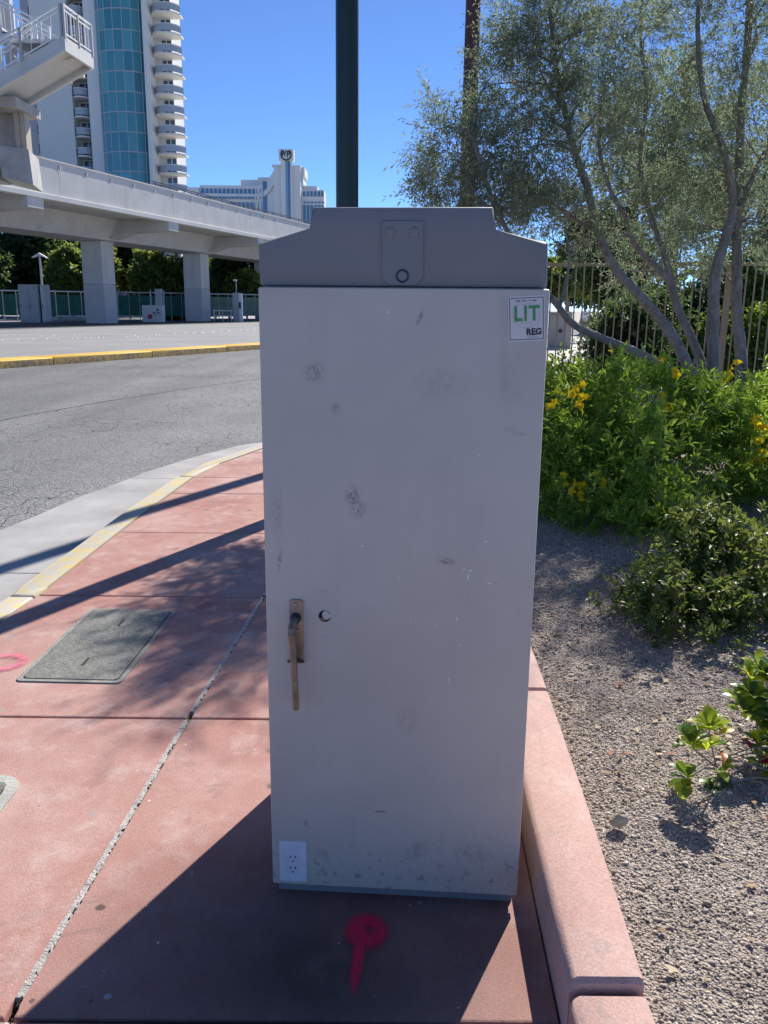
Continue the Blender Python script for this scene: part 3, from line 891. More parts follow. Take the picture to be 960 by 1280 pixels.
# handle: back plate, pivot, tapering lever hanging down, screws
def rounded_rect(cx, cz, hw, hh, r, y, n=5):
    out = []
    for sx, sz, a0 in ((1, 1, 0), (-1, 1, 90), (-1, -1, 180), (1, -1, 270)):
        for k in range(n + 1):
            a = R(a0 + 90 * k / n)
            out.append((cx + sx * (hw - r) + r * math.cos(a), y, cz + sz * (hh - r) + r * math.sin(a)))
    return out
YD = -0.022
xa, za = cl(370.5, 749, YD); xb, zb = cl(371.5, 828, YD)
hx, hz, hh = (xa + xb) / 2, (za + zb) / 2, (za - zb) / 2
hnd = MB().prism(rounded_rect(hx, hz, 0.0165, hh, 0.006, YD + 0.0005), (0, -0.006, 0), bevel=0.0018).build('door_handle', M['brass'], cab, smooth=40)
px_, pz_ = cl(370.5, 771, YD)
MB().cyl((px_, YD - 0.006, pz_), (px_, YD - 0.016, pz_), 0.0135, 0.0125, n=20).cyl((px_, YD - 0.016, pz_), (px_, YD - 0.030, pz_), 0.0105, n=16).build('pivot', M['bronze_dark'], hnd, smooth=40)
ex, ez = cl(370.5, 885, YD - 0.03)
lv = MB()
P = [(px_, YD - 0.022, pz_ + 0.002), (px_ - 0.002, YD - 0.034, pz_ - 0.004), (px_ - 0.0045, YD - 0.041, pz_ - 0.018), (px_ - 0.0045, YD - 0.042, pz_ - 0.035), (px_ - 0.003, YD - 0.040, pz_ - 0.06), (px_ - 0.001, YD - 0.039, (pz_ + ez) / 2), (ex, YD - 0.038, ez + 0.008), (ex, YD - 0.038, ez)]
lv.tube(P, [0.0085, 0.0095, 0.0095, 0.0090, 0.0084, 0.0080, 0.0082, 0.0078], n=14)
lv.build('lever', M['brass'], hnd, smooth=50)
MB().tube([(px_ - 0.001, YD - 0.030, pz_ - 0.001), (px_ - 0.0042, YD - 0.0395, pz_ - 0.014), (px_ - 0.0047, YD - 0.0425, pz_ - 0.032)], [0.0100, 0.0102, 0.0096], n=14).build('lever_neck', M['bronze_worn'], hnd, smooth=50)
for px, py in ((370, 754.5), (373, 786.5)):
    x, z = cl(px, py, YD)
    MB().cyl((x, YD - 0.005, z), (x, YD - 0.009, z), 0.0058, 0.0035, n=12).build('screw', M['screw'], hnd, smooth=40)
# padlock loops showing behind the lever
MB().tube([(hx - 0.022, YD - 0.002, zb + 0.002), (hx - 0.012, YD - 0.012, zb + 0.010), (hx + 0.008, YD - 0.014, zb + 0.010), (hx + 0.016, YD - 0.004, zb + 0.004)], 0.0036, n=8).build('hasp', M['bronze_dark'], hnd, smooth=50)
# key hole with its cover swung aside
x, z = cl(406, 770, YD)
kh = MB().cyl((x, YD + 0.001, z), (x, YD - 0.0012, z), 0.0150, n=24).build('key_hole', M['black'], cab)
MB().cyl((x + 0.005, YD - 0.0015, z + 0.004), (x + 0.0055, YD - 0.0035, z + 0.0045), 0.0118, 0.011, n=22).build('key_cover', M['cab_body'], kh, smooth=30)
for k in range(5):
    a = R(-150 + k * 32)
    MB().box((x - 0.002 + 0.008 * math.cos(a), YD - 0.0016, z - 0.002 + 0.008 * math.sin(a)), (0.0028, 0.0012, 0.0028), rz=0).build('tumbler', M['screw'], kh)
for py in (741.5, 798.5):
    x, z = cl(406, py, YD)
    MB().cyl((x, YD + 0.0005, z), (x, YD - 0.0013, z), 0.0082, 0.0074, n=18).build('plug', M['cab_door'], cab, smooth=30)

# ---- stickers (flat print, thin vinyl)
M['vinyl'] = simple('white_vinyl', (0.58, 0.58, 0.60), 0.45, var=0.05, fine=0)
M['ink_green'] = simple('green_ink', (0.045, 0.30, 0.10), 0.5, fine=0)
M['ink_pale'] = simple('pale_green_ink', (0.36, 0.50, 0.40), 0.5, fine=0)
M['ink_dark'] = simple('dark_green_ink', (0.03, 0.09, 0.06), 0.5, fine=0)
M['ink_black'] = simple('black_ink', (0.012, 0.012, 0.018), 0.5, fine=0)
sx0, sz1 = cl(636.5, 369.5, YD); sx1, sz0 = cl(679.5, 427, YD)
scx, scz, sw_, sh_ = (sx0 + sx1) / 2, (sz0 + sz1) / 2, (sx1 - sx0), (sz1 - sz0)
sticker = bpy.data.objects.new('sticker', None)
col.objects.link(sticker); sticker.parent = cab
sticker.location = (scx, YD - 0.0008, scz)
sticker.rotation_euler = (0, R(-3.2), 0)
def flat(name, poly, y, m, parent, d=0.0004):
    return MB().prism([(p[0], y, p[1]) for p in poly], (0, -d, 0)).build(name, m, parent)
def rect(cx, cz, w_, h_):
    return [(cx - w_ / 2, cz - h_ / 2), (cx + w_ / 2, cz - h_ / 2), (cx + w_ / 2, cz + h_ / 2), (cx - w_ / 2, cz + h_ / 2)]
MB().prism(rounded_rect(0, 0, sw_ / 2, sh_ / 2, 0.003, 0), (0, -0.0006, 0)).build('backing', M['vinyl'], sticker)
bw, bh = sw_ * 0.455, sh_ * 0.455
bt = 0.0016
brd = MB()
for (cx, cz, w_, h_) in ((0, bh, 2 * bw + bt, bt), (0, -bh, 2 * bw + bt, bt), (-bw, 0, bt, 2 * bh - bt), (bw, 0, bt, 2 * bh - bt)):
    brd.prism([(p[0], -0.0006, p[1]) for p in rect(cx, cz, w_, h_)], (0, -0.0003, 0))
brd.build('border', M['ink_dark'], sticker)
def text_mesh(body, size, m, name, parent, loc, bold=0.0, sx=1.0, rot=(math.pi / 2, 0, 0), extrude=0.0002, align='CENTER', spc=1.0):
    cu = bpy.data.curves.new(name, 'FONT')
    cu.body = body
    cu.size = size
    cu.align_x = align
    cu.align_y = 'CENTER'
    cu.extrude = extrude
    cu.offset = bold
    cu.resolution_u = 3
    cu.space_character = spc
    tmp = bpy.data.objects.new('tmp_text', cu)
    col.objects.link(tmp)
    dg = bpy.context.evaluated_depsgraph_get()
    dg.update()
    me = bpy.data.meshes.new_from_object(tmp.evaluated_get(dg))
    bpy.data.objects.remove(tmp)
    bpy.data.curves.remove(cu)
    me.materials.clear()
    o_ = link(name, me, m, parent)
    o_.location = loc
    o_.rotation_euler = rot
    o_.scale = (sx, 1, 1)
    return o_
# round emblem behind the letters
cz_ = sh_ * 0.10
pts = [(sw_ * 0.37 * math.cos(2 * math.pi * k / 32), -0.0008, cz_ + sw_ * 0.37 * math.sin(2 * math.pi * k / 32)) for k in range(33)]
em = MB()
for a, b in zip(pts, pts[1:]):
    em.bar(a, b, 0.0009, 0.0009)
for k in range(9):                             # faint small lettering inside the emblem, too blurred to read
    em.box((-0.010 + 0.0025 * k, -0.0008, cz_ + sw_ * 0.27), (0.0012, 0.0004, 0.0030))
    em.box((-0.012 + 0.0030 * k, -0.0008, cz_ - sw_ * 0.24), (0.0014, 0.0004, 0.0036))
em.build('emblem', M['ink_pale'], sticker)
text_mesh('LIT', 0.045, M['ink_green'], 'lettering', sticker, (0, -0.0013, cz_), bold=0.0013, sx=0.86, spc=1.12)
text_mesh('REG', 0.0185, M['ink_black'], 'lettering', sticker, (sw_ * 0.20, -0.0011, -sh_ * 0.295), bold=0.0008)
hd = MB()
r_ = random.Random(2)
for k in range(15):
    if k in (3, 8, 11): continue
    hd.box((-0.0215 + k * 0.0030, -0.0008, sh_ * 0.395), (0.0024, 0.0004, 0.0026))
hd.build('print_line', M['ink_black'], sticker)
hd = MB()
for k in range(8):
    hd.box((sw_ * 0.06 + k * 0.0026, -0.0008, -sh_ * 0.36), (0.0020, 0.0004, 0.0016))
hd.build('print_line', M['ink_black'], sticker)
hd = MB()
for k in range(13):
    hd.box((sw_ * 0.02 + k * 0.0020, -0.0008, -sh_ * 0.41), (0.0014, 0.0004, 0.0012))
hd.build('print_line', M['ink_dark'], sticker)
# wall-socket sticker low on the door
ox0, oz1 = cl(349, 1050.5, YD); ox1, oz0 = cl(383.5, 1102, YD)
oc, ocz, ow, oh = (ox0 + ox1) / 2, (oz0 + oz1) / 2, ox1 - ox0, oz1 - oz0
t = NT('socket_sticker_print')
c = t.ramp(t.noise(40, 3), [(0.3, (0.60, 0.60, 0.66)), (0.7, (0.70, 0.70, 0.76))])
M['socket'] = t.set(c, 0.5)
sk = MB().prism([(p[0], YD - 0.0002, p[1]) for p in rect(oc, ocz, ow, oh)], (0, -0.0006, 0)).build('socket_sticker', M['socket'], cab)
for zz in (ocz + 0.013, ocz - 0.0195):
    a_ = MB()
    ctr = (oc - 0.0005, YD - 0.0009, zz)
    pts = [(ctr[0] + 0.0135 * math.cos(2 * math.pi * k / 28), ctr[1], ctr[2] - 0.004 + 0.0125 * math.sin(2 * math.pi * k / 28)) for k in range(29)]
    for a, b in zip(pts, pts[1:]):
        a_.bar(a, b, 0.0005, 0.0005)
    a_.build('socket_outline', M['cab_body'], sk)
    for dx in (-0.0062, 0.0062):
        MB().box((ctr[0] + dx, YD - 0.001, zz), (0.0026, 0.0004, 0.0070)).build('slot', M['ink_black'], sk)
    MB().cyl((ctr[0], YD - 0.0008, zz - 0.0125), (ctr[0], YD - 0.0012, zz - 0.0125), 0.0024, n=12).build('ground_hole', M['ink_black'], sk)

# ================================================================== PAVEMENT BOX LIDS
t = NT('lid_polymer_concrete')
c = t.ramp(t.noise(95, 5, 0.8), [(0.34, (0.085, 0.085, 0.075)), (0.52, (0.19, 0.19, 0.165)), (0.70, (0.36, 0.355, 0.32))])
c = t.mix(t.ramp(t.noise(4, 5, 0.7), [(0.5, 0), (0.75, 0.6)]), c, (0.07, 0.07, 0.065))
M['lid'] = t.set(c, 0.8, normal=t.bump(t.noise(60, 4), 0.6, 0.004))
M['lid_frame'] = simple('lid_frame', (0.27, 0.26, 0.235), 0.8, var=0.2, scale=12, bump=0.4, bscale=70)
M['lid_pale'] = simple('pale_lid_frame', (0.44, 0.43, 0.38), 0.8, var=0.2, scale=12, bump=0.4, bscale=70)
def lid(loc, rz, w_, l_, label, frame_w=0.02, rad=0.03, fm='lid_frame'):
    e = empty('utility_box_lid', loc, rz)
    tag(e, label, 'box lid')
    def rr_(hw, hh, r):
        return [(p[0], p[2]) for p in rounded_rect(0, 0, hw, hh, r, 0)]
    outer, inner = rr_(w_ / 2, l_ / 2, rad), rr_(w_ / 2 - frame_w, l_ / 2 - frame_w, rad * 0.7)
    mb = MB()
    n = len(outer)
    vo = [mb.bm.verts.new((x, y, 0.005)) for x, y in outer]
    vi = [mb.bm.verts.new((x, y, 0.005)) for x, y in inner]
    vb = [mb.bm.verts.new((x, y, -0.02)) for x, y in outer]
    vj = [mb.bm.verts.new((x, y, -0.02)) for x, y in inner]
    for k in range(n):
        j = (k + 1) % n
        mb.bm.faces.new((vo[k], vo[j], vi[j], vi[k]))
        mb.bm.faces.new((vo[k], vb[k], vb[j], vo[j]))
        mb.bm.faces.new((vi[k], vi[j], vj[j], vj[k]))
    mb.build('frame', M[fm], e)
    MB().prism([(x, y, -0.0) for x, y in inner], (0, 0, 0.0022)).build('gap', M['joint'], e)
    lp = rr_(w_ / 2 - frame_w - 0.006, l_ / 2 - frame_w - 0.006, 0.02)
    ld = MB().prism([(x, y, 0.001) for x, y in lp], (0, 0, 0.006), bevel=0.002, top_only=True).build('lid', M['lid'], e)
    for yy_ in (l_ * 0.27, -l_ * 0.27):
        MB().box((0, yy_, 0.0068), (0.014, 0.085, 0.002)).build('pull_slot', M['joint'], ld)
    for xx_, n_ in ((-0.03, 9), (0.06, 3)):
        mb = MB()
        for k in range(n_):
            mb.box((xx_ + 0.003 * (k % 2), (k - n_ / 2) * 0.022, 0.0076), (0.020, 0.008 + 0.004 * (k % 3), 0.002))
        mb.build('raised_marks', M['lid_frame'], ld)
    return e
lid((-1.302, 3.672, 0.0), R(-1.5), 0.45, 0.87, 'rectangular grey utility box lid set in the pink slab, dappled by tree shade')
lid((-1.41, 2.085, 0.0), R(-1.0), 0.45, 0.87, 'pale framed utility box lid with rounded corners near the mortar joint', 0.04, 0.09, 'lid_pale')

# ================================================================== POLES
def pole(x, y, r0, r1, h, m, name, label, parts=True):
    e = empty(name, (x, y, 0))
    tag(e, label, 'pole')
    MB().cyl((0, 0, 0.02), (0, 0, h), r0, r1, n=24).build('shaft', m, e, smooth=40)
    MB().box((0, 0, 0.012), (r0 * 4.2, r0 * 4.2, 0.024), bevel=0.004).build('base_plate', m, e)
    for sx_ in (-1, 1):
        for sy_ in (-1, 1):
            MB().cyl((sx_ * r0 * 1.6, sy_ * r0 * 1.6, 0.024), (sx_ * r0 * 1.6, sy_ * r0 * 1.6, 0.06), 0.014, n=6).build('bolt', M['dark_metal'], e)
    return e
p = at(434, 200, 7.05)
pole(p.x, 7.05, 0.092, 0.080, 9.0, M['pole_green'], 'light_pole', 'dark green round steel pole rising behind the cabinet')
p = at(588, 120, 12.3)
pole(p.x, 12.3, 0.125, 0.075, 10.0, M['pole_brown'], 'light_pole', 'rusty brown tapering pole rising through the olive foliage')

# ================================================================== FOLIAGE TOOLS
def unit(v):
    return v / np.maximum(np.linalg.norm(v, axis=-1, keepdims=True), 1e-6)
def leaf_quads(p, d, L, W, r, upb=0.6, fold=0.25):
    n = len(p)
    ref = unit(r.normal(0, 1, (n, 3)) + np.array([0, 0, upb]) * 2)
    s = unit(np.cross(d, ref))
    nn = np.cross(s, d)
    L, W = L[:, None], W[:, None]
    mid = p + d * L * 0.48
    f = nn * W * fold
    tip = p + d * L - nn * L * 0.10
    v = np.stack([p, mid + s * W * 0.5 + f, tip, mid - s * W * 0.5 + f], 1).reshape(-1, 3)
    b = np.arange(n)[:, None] * 4
    fa = np.concatenate([b + np.array([[0, 1, 2]]), b + np.array([[0, 2, 3]])], 1).reshape(-1, 3)
    return v, fa
def twig_leaves(st, td, tl, m, L, W, r, spread=0.9, lj=0.35, upb=0.6):
    n = len(st)
    f = (np.arange(m) + 0.5) / m
    f = f[None] + r.normal(0, 0.05, (n, m))
    pos = st[:, None] + td[:, None] * (f * tl[:, None])[..., None]
    pos[..., 2] -= 0.12 * (f * tl[:, None]) ** 2 / np.maximum(tl[:, None], 0.01)
    pr = r.normal(0, 1, (n, m, 3))
    pr = unit(pr - (pr * td[:, None]).sum(-1, keepdims=True) * td[:, None])
    ld = unit(td[:, None] * 0.75 + pr * spread)
    k = n * m
    Ls = L * (1 + r.uniform(-lj, lj, k))
    return leaf_quads(pos.reshape(k, 3), ld.reshape(k, 3), Ls, Ls * (W / L), r, upb)
def lobe_points(lobes, per, clumps, r, shell=0.35, tight=0.28):
    """twig starts and outward directions in clumps spread through ellipsoid lobes (cx,cy,cz,rx,ry,rz,weight)"""
    S, D = [], []
    for (cx, cy, cz, rx, ry, rz, wt) in lobes:
        nc = max(3, int(clumps * wt))
        u = unit(r.normal(0, 1, (nc, 3)))
        rad = (shell + (1 - shell) * r.random((nc, 1)) ** 0.6)
        cc = u * rad
        n = int(per * wt)
        idx = r.integers(0, nc, n)
        o_ = cc[idx] + r.normal(0, tight, (n, 3)) * r.uniform(0.3, 1.2, (nc, 1))[idx]
        S.append(o_ * np.array([rx, ry, rz]) + np.array([cx, cy, cz]))
        D.append(unit(unit(o_) + r.normal(0, 0.55, (n, 3)) + np.array([0, 0, 0.15])))
    return np.concatenate(S), np.concatenate(D)

# ================================================================== OLIVE TREES
def limb(pts, Y0, r0, r1, n=10, seed=0, extra=None):
    """limb through photo points; each point may carry its own distance"""
    P = []
    for q in pts:
        yy_ = q[2] if len(q) > 2 else Y0
        P.append(at(q[0], q[1], yy_))
    # smooth with Catmull-Rom
    out = []
    for i in range(len(P) - 1):
        a, b, c, d = P[max(i - 1, 0)], P[i], P[i + 1], P[min(i + 2, len(P) - 1)]
        for k in range(5):
            t_ = k / 5
            out.append(0.5 * ((2 * b) + (c - a) * t_ + (2 * a - 5 * b + 4 * c - d) * t_ * t_ + (3 * b - a - 3 * c + d) * t_ ** 3))
    out.append(P[-1])
    m = len(out)
    r0 *= 0.82
    rr_ = [r0 + (r1 - r0) * (k / (m - 1)) ** 0.8 for k in range(m)]
    return out, rr_
def pxlobe(px, py, Y, rpx, rpy, ry, wt):
    c = at(px, py, Y)
    k = Y / 1085.0
    return (c.x, c.y, c.z, rpx * k, ry, rpy * k, wt)

def olive(name, label, base, limbs, lobes, per, clumps, seed, nb):
    r = np.random.default_rng(seed)
    e = empty(name, base)
    tag(e, label, 'tree')
    off = Vector(base)
    nodes = []
    for i, (pts, rr_) in enumerate(limbs):
        lp = [p_ - off for p_ in pts]
        MB().tube(lp, rr_, n=10, wob=0.09, seed=i + seed).build('limb', M['bark'], e, smooth=70)
        for p_, q_ in zip(pts, rr_):
            nodes.append((p_, q_))
    # secondary branches from the limbs into the lobes
    NP = np.array([tuple(p_) for p_, _ in nodes])
    br = MB()
    for i in range(nb):
        L_ = lobes[i % len(lobes)]
        u = unit(r.normal(0, 1, 3)) * r.random() ** 0.5 * 0.85
        tgt = np.array(L_[:3]) + u * np.array(L_[3:6])
        dd = np.linalg.norm(NP - tgt, axis=1) + (NP[:, 2] > tgt[2]) * 0.8
        k = int(np.argmin(dd + r.uniform(0, 0.35, len(dd))))
        s_ = NP[k]
        ln = np.linalg.norm(tgt - s_)
        if ln > 2.6: continue
        mid = (s_ + tgt) / 2 + r.normal(0, 0.10, 3) * ln + np.array([0, 0, 0.10 * ln])
        pts = [Vector(s_ * (1 - a) ** 2 + 2 * mid * a * (1 - a) + tgt * a * a) - off for a in (0, 0.2, 0.4, 0.6, 0.8, 1)]
        r0 = min(nodes[k][1] * 0.5, 0.010 + 0.010 * ln)
        br.tube(pts, [r0 * (1 - 0.8 * a) + 0.0018 for a in (0, 0.2, 0.4, 0.6, 0.8, 1)], n=5, caps=False)
        if i % 3 == 0:
            NP = np.concatenate([NP, np.array([mid * 0.5 + tgt * 0.25 + s_ * 0.25, tgt])])
            nodes += [(Vector(mid), r0), (Vector(tgt), r0 * 0.5)]
    tag(br.build('branches', M['bark'], e, smooth=70), kind='stuff')
    S, D = lobe_points(lobes, per, clumps, r, 0.25, 0.24)
    tl = r.uniform(0.12, 0.30, len(S))
    v, f = twig_leaves(S, D, tl, 11, 0.043, 0.0100, r, 0.85)
    v2 = v - np.array(base)
    o_ = link('foliage', np_mesh('foliage', v2, f, M['leaf_olive']), None, e)
    tag(o_, kind='stuff')
    # the twigs that carry them
    q = np.cross(D, np.array([0.2, 0.3, 0.9])); q = unit(q) * 0.0016
    a, b = S - D * 0.06, S + D * tl[:, None]
    vv = np.stack([a - q, a + q, b], 1).reshape(-1, 3) - np.array(base)
    ff = np.arange(len(vv)).reshape(-1, 3)
    tag(link('twigs', np_mesh('twigs', vv, ff, M['twig']), None, e), kind='stuff')
    return e

bA = at(884, 552, 9.4); bA.z = 0.08
bE = at(927, 548, 9.9); bE.z = 0.08
TA = [
    limb([(884, 556, 9.4), (876, 505, 9.4), (862, 462, 9.3), (835, 412, 9.2), (802, 372, 9.0), (768, 335, 8.9), (748, 290, 8.7), (734, 235, 8.5), (716, 180, 8.3), (700, 110, 8.1), (690, 40, 8.0), (684, -30, 8.0)], 9, 0.105, 0.012),
    limb([(880, 540, 9.4), (868, 490, 9.35), (846, 468, 9.2), (822, 454, 9.05), (790, 438, 8.9), (763, 427, 8.75), (719, 407, 8.4), (694, 378, 8.2), (672, 352, 8.0), (640, 300, 7.8), (612, 240, 7.6), (590, 170, 7.5)], 9, 0.085, 0.016),
    limb([(888, 530, 9.5), (882, 480, 9.5), (872, 441, 9.5), (847, 385, 9.5), (838, 350, 9.45), (830, 316, 9.4), (811, 262, 9.3), (800, 200, 9.2), (808, 120, 9.1), (800, 40, 9.0), (806, -40, 9.0)], 9, 0.080, 0.010),
    limb([(838, 352, 9.45), (822, 335, 9.4), (796, 309, 9.3), (782, 276, 9.2), (758, 225, 9.0), (748, 170, 8.9), (755, 110, 8.8)], 9, 0.048, 0.014),
    limb([(912, 560, 9.35), (903, 520, 9.35), (893, 478, 9.35), (891, 401, 9.35), (894, 344, 9.3), (906, 300, 9.25), (916, 255, 9.2), (905, 190, 9.0), (880, 120, 8.9), (872, 30, 8.8), (880, -60, 8.7)], 9, 0.12, 0.014),
    limb([(748, 290, 8.7), (722, 276, 8.6), (696, 258, 8.4), (668, 250, 8.2), (636, 258, 8.0)], 9, 0.03, 0.010),
    limb([(700, 382, 8.25), (706, 360, 8.3), (712, 320, 8.3), (706, 285, 8.2)], 9, 0.022, 0.008),
]
TE = [
    limb([(928, 560, 9.9), (927, 529, 9.9), (926, 447, 9.9), (921, 385, 9.9), (921, 322, 9.85), (923, 250, 9.7), (926, 150, 9.5), (934, 60, 9.3), (940, -60, 9.1)], 9, 0.105, 0.03),
    limb([(922, 300, 9.8), (906, 250, 9.9), (884, 205, 9.9), (872, 150, 9.8), (850, 90, 9.6)], 9, 0.045, 0.014),
    limb([(924, 260, 9.7), (946, 210, 9.5), (972, 160, 9.3), (1000, 90, 9.2)], 9, 0.045, 0.014),
]
LA = [pxlobe(566, 196, 7.7, 46, 66, 0.45, 1.0), pxlobe(590, 178, 7.8, 40, 40, 0.4, 0.5), pxlobe(648, 130, 7.9, 52, 75, 0.55, 1.3), pxlobe(608, 245, 7.8, 58, 34, 0.45, 0.7), pxlobe(676, 40, 8.0, 50, 60, 0.6, 1.0), pxlobe(668, 190, 8.2, 60, 60, 0.6, 0.9),
      pxlobe(720, 50, 8.1, 75, 75, 0.7, 1.4), pxlobe(735, 150, 8.5, 70, 60, 0.7, 1.0), pxlobe(690, 278, 8.5, 60, 34, 0.5, 0.7), pxlobe(760, 255, 9.2, 70, 55, 0.6, 0.9), pxlobe(800, 160, 9.1, 80, 60, 0.8, 1.0), pxlobe(830, 270, 9.6, 80, 50, 0.6, 0.9), pxlobe(790, 30, 8.8, 60, 60, 0.8, 0.6), pxlobe(835, 330, 10.0, 70, 30, 0.4, 0.35)]
LE = [pxlobe(870, 60, 9.2, 70, 80, 0.8, 1.3), pxlobe(930, 40, 9.0, 70, 80, 0.8, 1.3), pxlobe(880, 180, 9.4, 70, 70, 0.8, 1.2), pxlobe(940, 170, 9.3, 60, 80, 0.8, 1.2), pxlobe(930, 280, 9.9, 70, 50, 0.6, 1.0), pxlobe(870, 290, 10.1, 50, 40, 0.5, 0.6), pxlobe(1000, 120, 9.2, 70, 120, 0.9, 0.9), pxlobe(915, -70, 8.9, 70, 45, 0.6, 0.55), pxlobe(985, -45, 8.7, 70, 45, 0.7, 0.6)]
olive('olive_tree', 'grey leafed olive tree with several leaning stems, one low branch reaching behind the cabinet', tuple(bA), TA, LA, 560, 26, 21, 120)
olive('olive_tree', 'olive tree with one straight upright ringed stem beside the leaning stems', tuple(bE), TE, LE, 400, 24, 22, 70)

# ================================================================== SHRUBS
def shrub(name, label, cat, base, lobes, per, clumps, m, L, W, mat, seed, tl=(0.1, 0.25), pairs=9, stems=14, stem_m='twig', shell=0.35, tight=0.26, spread=0.9, group=None, upb=0.6):
    r = np.random.default_rng(seed)
    e = empty(name, base)
    tag(e, label, cat, group)
    S, D = lobe_points(lobes, per, clumps, r, shell, tight)
    k = S[:, 2] > base[2] + 0.03
    S, D = S[k], D[k]
    t_ = r.uniform(*tl, len(S))
    v, f = twig_leaves(S, D, t_, pairs, L, W, r, spread, upb=upb)
    v[:, 2] = np.maximum(v[:, 2], base[2] + 0.004)
    o_ = link('foliage', np_mesh('foliage', v - np.array(base), f, mat), None, e)
    tag(o_, kind='stuff')
    mb = MB()
    for i in range(stems):
        q = S[r.integers(0, len(S))]
        a = np.array([r.normal(0, 0.06), r.normal(0, 0.06), 0.0])
        b = q - np.array(base)
        mid = (a + b) / 2 + np.array([0, 0, 0.12 * np.linalg.norm(b)])
        pts = [Vector(a * (1 - s_) ** 2 + 2 * mid * s_ * (1 - s_) + b * s_ * s_) for s_ in (0, 0.25, 0.5, 0.75, 1)]
        mb.tube(pts, [0.010, 0.008, 0.006, 0.004, 0.002], n=5, caps=False)
    mb.build('stems', M[stem_m], e, smooth=70)
    return e, S, D

# trumpet flower: five-lobed corolla
def flower_mesh():
    mb = MB()
    b = mb.bm
    rings = []
    prof_ = [(0.004, 0.0), (0.006, 0.015), (0.012, 0.032), (0.019, 0.042)]
    n = 10
    for (rr_, zz_) in prof_:
        rings.append([b.verts.new((rr_ * math.cos(2 * math.pi * k / n), rr_ * math.sin(2 * math.pi * k / n), zz_)) for k in range(n)])
    rings.append([b.verts.new(((0.036 if k % 2 == 0 else 0.024) * math.cos(2 * math.pi * k / n), (0.036 if k % 2 == 0 else 0.024) * math.sin(2 * math.pi * k / n), 0.044 + (0.004 if k % 2 else -0.004))) for k in range(n)])
    for a, c in zip(rings, rings[1:]):
        for k in range(n):
            b.faces.new((a[k], a[(k + 1) % n], c[(k + 1) % n], c[k]))
    return mb.mesh('flower', M['petal'], smooth=60)
FLOWER = flower_mesh()
def flowers(parent, base, spots, seed, Y):
    r = random.Random(seed)
    for (px, py, n, yy_) in spots:
        c = at(px, py, yy_)
        for k in range(n):
            o_ = link('flower', FLOWER, None, parent)
            o_.location = c + Vector((r.uniform(-1, 1), r.uniform(-1, 1), r.uniform(-1, 1))) * 0.055 - Vector(base)
            d_ = Vector((r.uniform(-0.8, 0.8), r.uniform(-1.3, 0.2), r.uniform(-0.5, 0.7)))
            o_.rotation_euler = d_.to_track_quat('Z', 'Y').to_euler()
            s_ = r.uniform(0.8, 1.15)
            o_.scale = (s_, s_, s_)

base = (1.95, 6.2, 0.09)
tec, S_, D_ = shrub('flowering_shrub', 'bright green flowering shrub with yellow trumpet blooms in front of the olive stems', 'shrub', base,
    [pxlobe(745, 528, 6.0, 56, 50, 0.4, 1.0), pxlobe(800, 510, 6.6, 56, 42, 0.45, 0.9), pxlobe(720, 600, 5.8, 45, 55, 0.4, 0.8), pxlobe(790, 600, 5.7, 75, 75, 0.5, 1.4), pxlobe(860, 580, 6.2, 70, 70, 0.5, 1.2), pxlobe(800, 660, 5.5, 60, 45, 0.4, 0.8), pxlobe(880, 520, 6.6, 45, 35, 0.4, 0.6), pxlobe(706, 520, 6.2, 30, 36, 0.3, 0.5)],
    330, 14, 9, 0.062, 0.019, M['leaf_tecoma'], 31, (0.12, 0.30), 12, 26, tight=0.24)
flowers(tec, base, [(721, 489, 6, 5.75), (728, 500, 4, 5.7), (692, 503, 3, 5.8), (833, 500, 6, 6.0), (742, 608, 4, 5.4), (712, 607, 5, 5.4), (722, 612, 3, 5.4), (765, 444, 2, 6.2), (834, 462, 3, 6.2), (700, 520, 2, 5.8)], 4, 6)
base = (3.15, 6.6, 0.10)
te2, S_, D_ = shrub('flowering_shrub', 'green shrub with thick yellow flower clusters in front of the straight olive stem', 'shrub', base,
    [pxlobe(930, 560, 6.5, 50, 60, 0.5, 1.0), pxlobe(975, 600, 6.3, 60, 70, 0.5, 1.2), pxlobe(950, 520, 6.9, 60, 40, 0.4, 0.8), pxlobe(1000, 530, 6.6, 60, 50, 0.4, 0.8)],
    300, 12, 9, 0.062, 0.019, M['leaf_tecoma'], 32, (0.12, 0.30), 12, 16, tight=0.24)
flowers(te2, base, [(910, 468, 4, 7.0), (916, 464, 3, 7.0), (943, 532, 6, 5.95), (952, 545, 6, 5.95), (948, 572, 7, 5.9), (938, 577, 4, 5.9), (956, 566, 5, 5.9), (930, 575, 3, 5.95)], 5, 6)
# clipped round-leafed hedge along the fence
hb = (2.25, 8.6, 0.09)
shrub('hedge', 'low glossy hedge with round leaves along the tan fence beside the cabinet', 'hedge', hb,
      [pxlobe(700, 498, 8.3, 36, 34, 0.4, 1.0), pxlobe(745, 494, 8.5, 36, 34, 0.4, 0.8), pxlobe(690, 540, 7.9, 30, 60, 0.4, 0.8), pxlobe(720, 530, 8.0, 40, 60, 0.4, 0.8)],
      330, 16, 9, 0.05, 0.033, M['leaf_hedge'], 33, (0.08, 0.2), 9, 10, tight=0.25, upb=1.0)
hb = (5.0, 9.7, 0.09)
shrub('hedge', 'low bright hedge along the tan fence behind the straight olive stem', 'hedge', hb,
      [pxlobe(950, 520, 9.6, 60, 50, 0.5, 1.0), pxlobe(890, 540, 9.0, 60, 45, 0.5, 1.0), pxlobe(1000, 520, 9.6, 60, 50, 0.5, 0.8)],
      300, 14, 9, 0.05, 0.033, M['leaf_hedge'], 34, (0.08, 0.2), 9, 10, tight=0.25, upb=1.0)

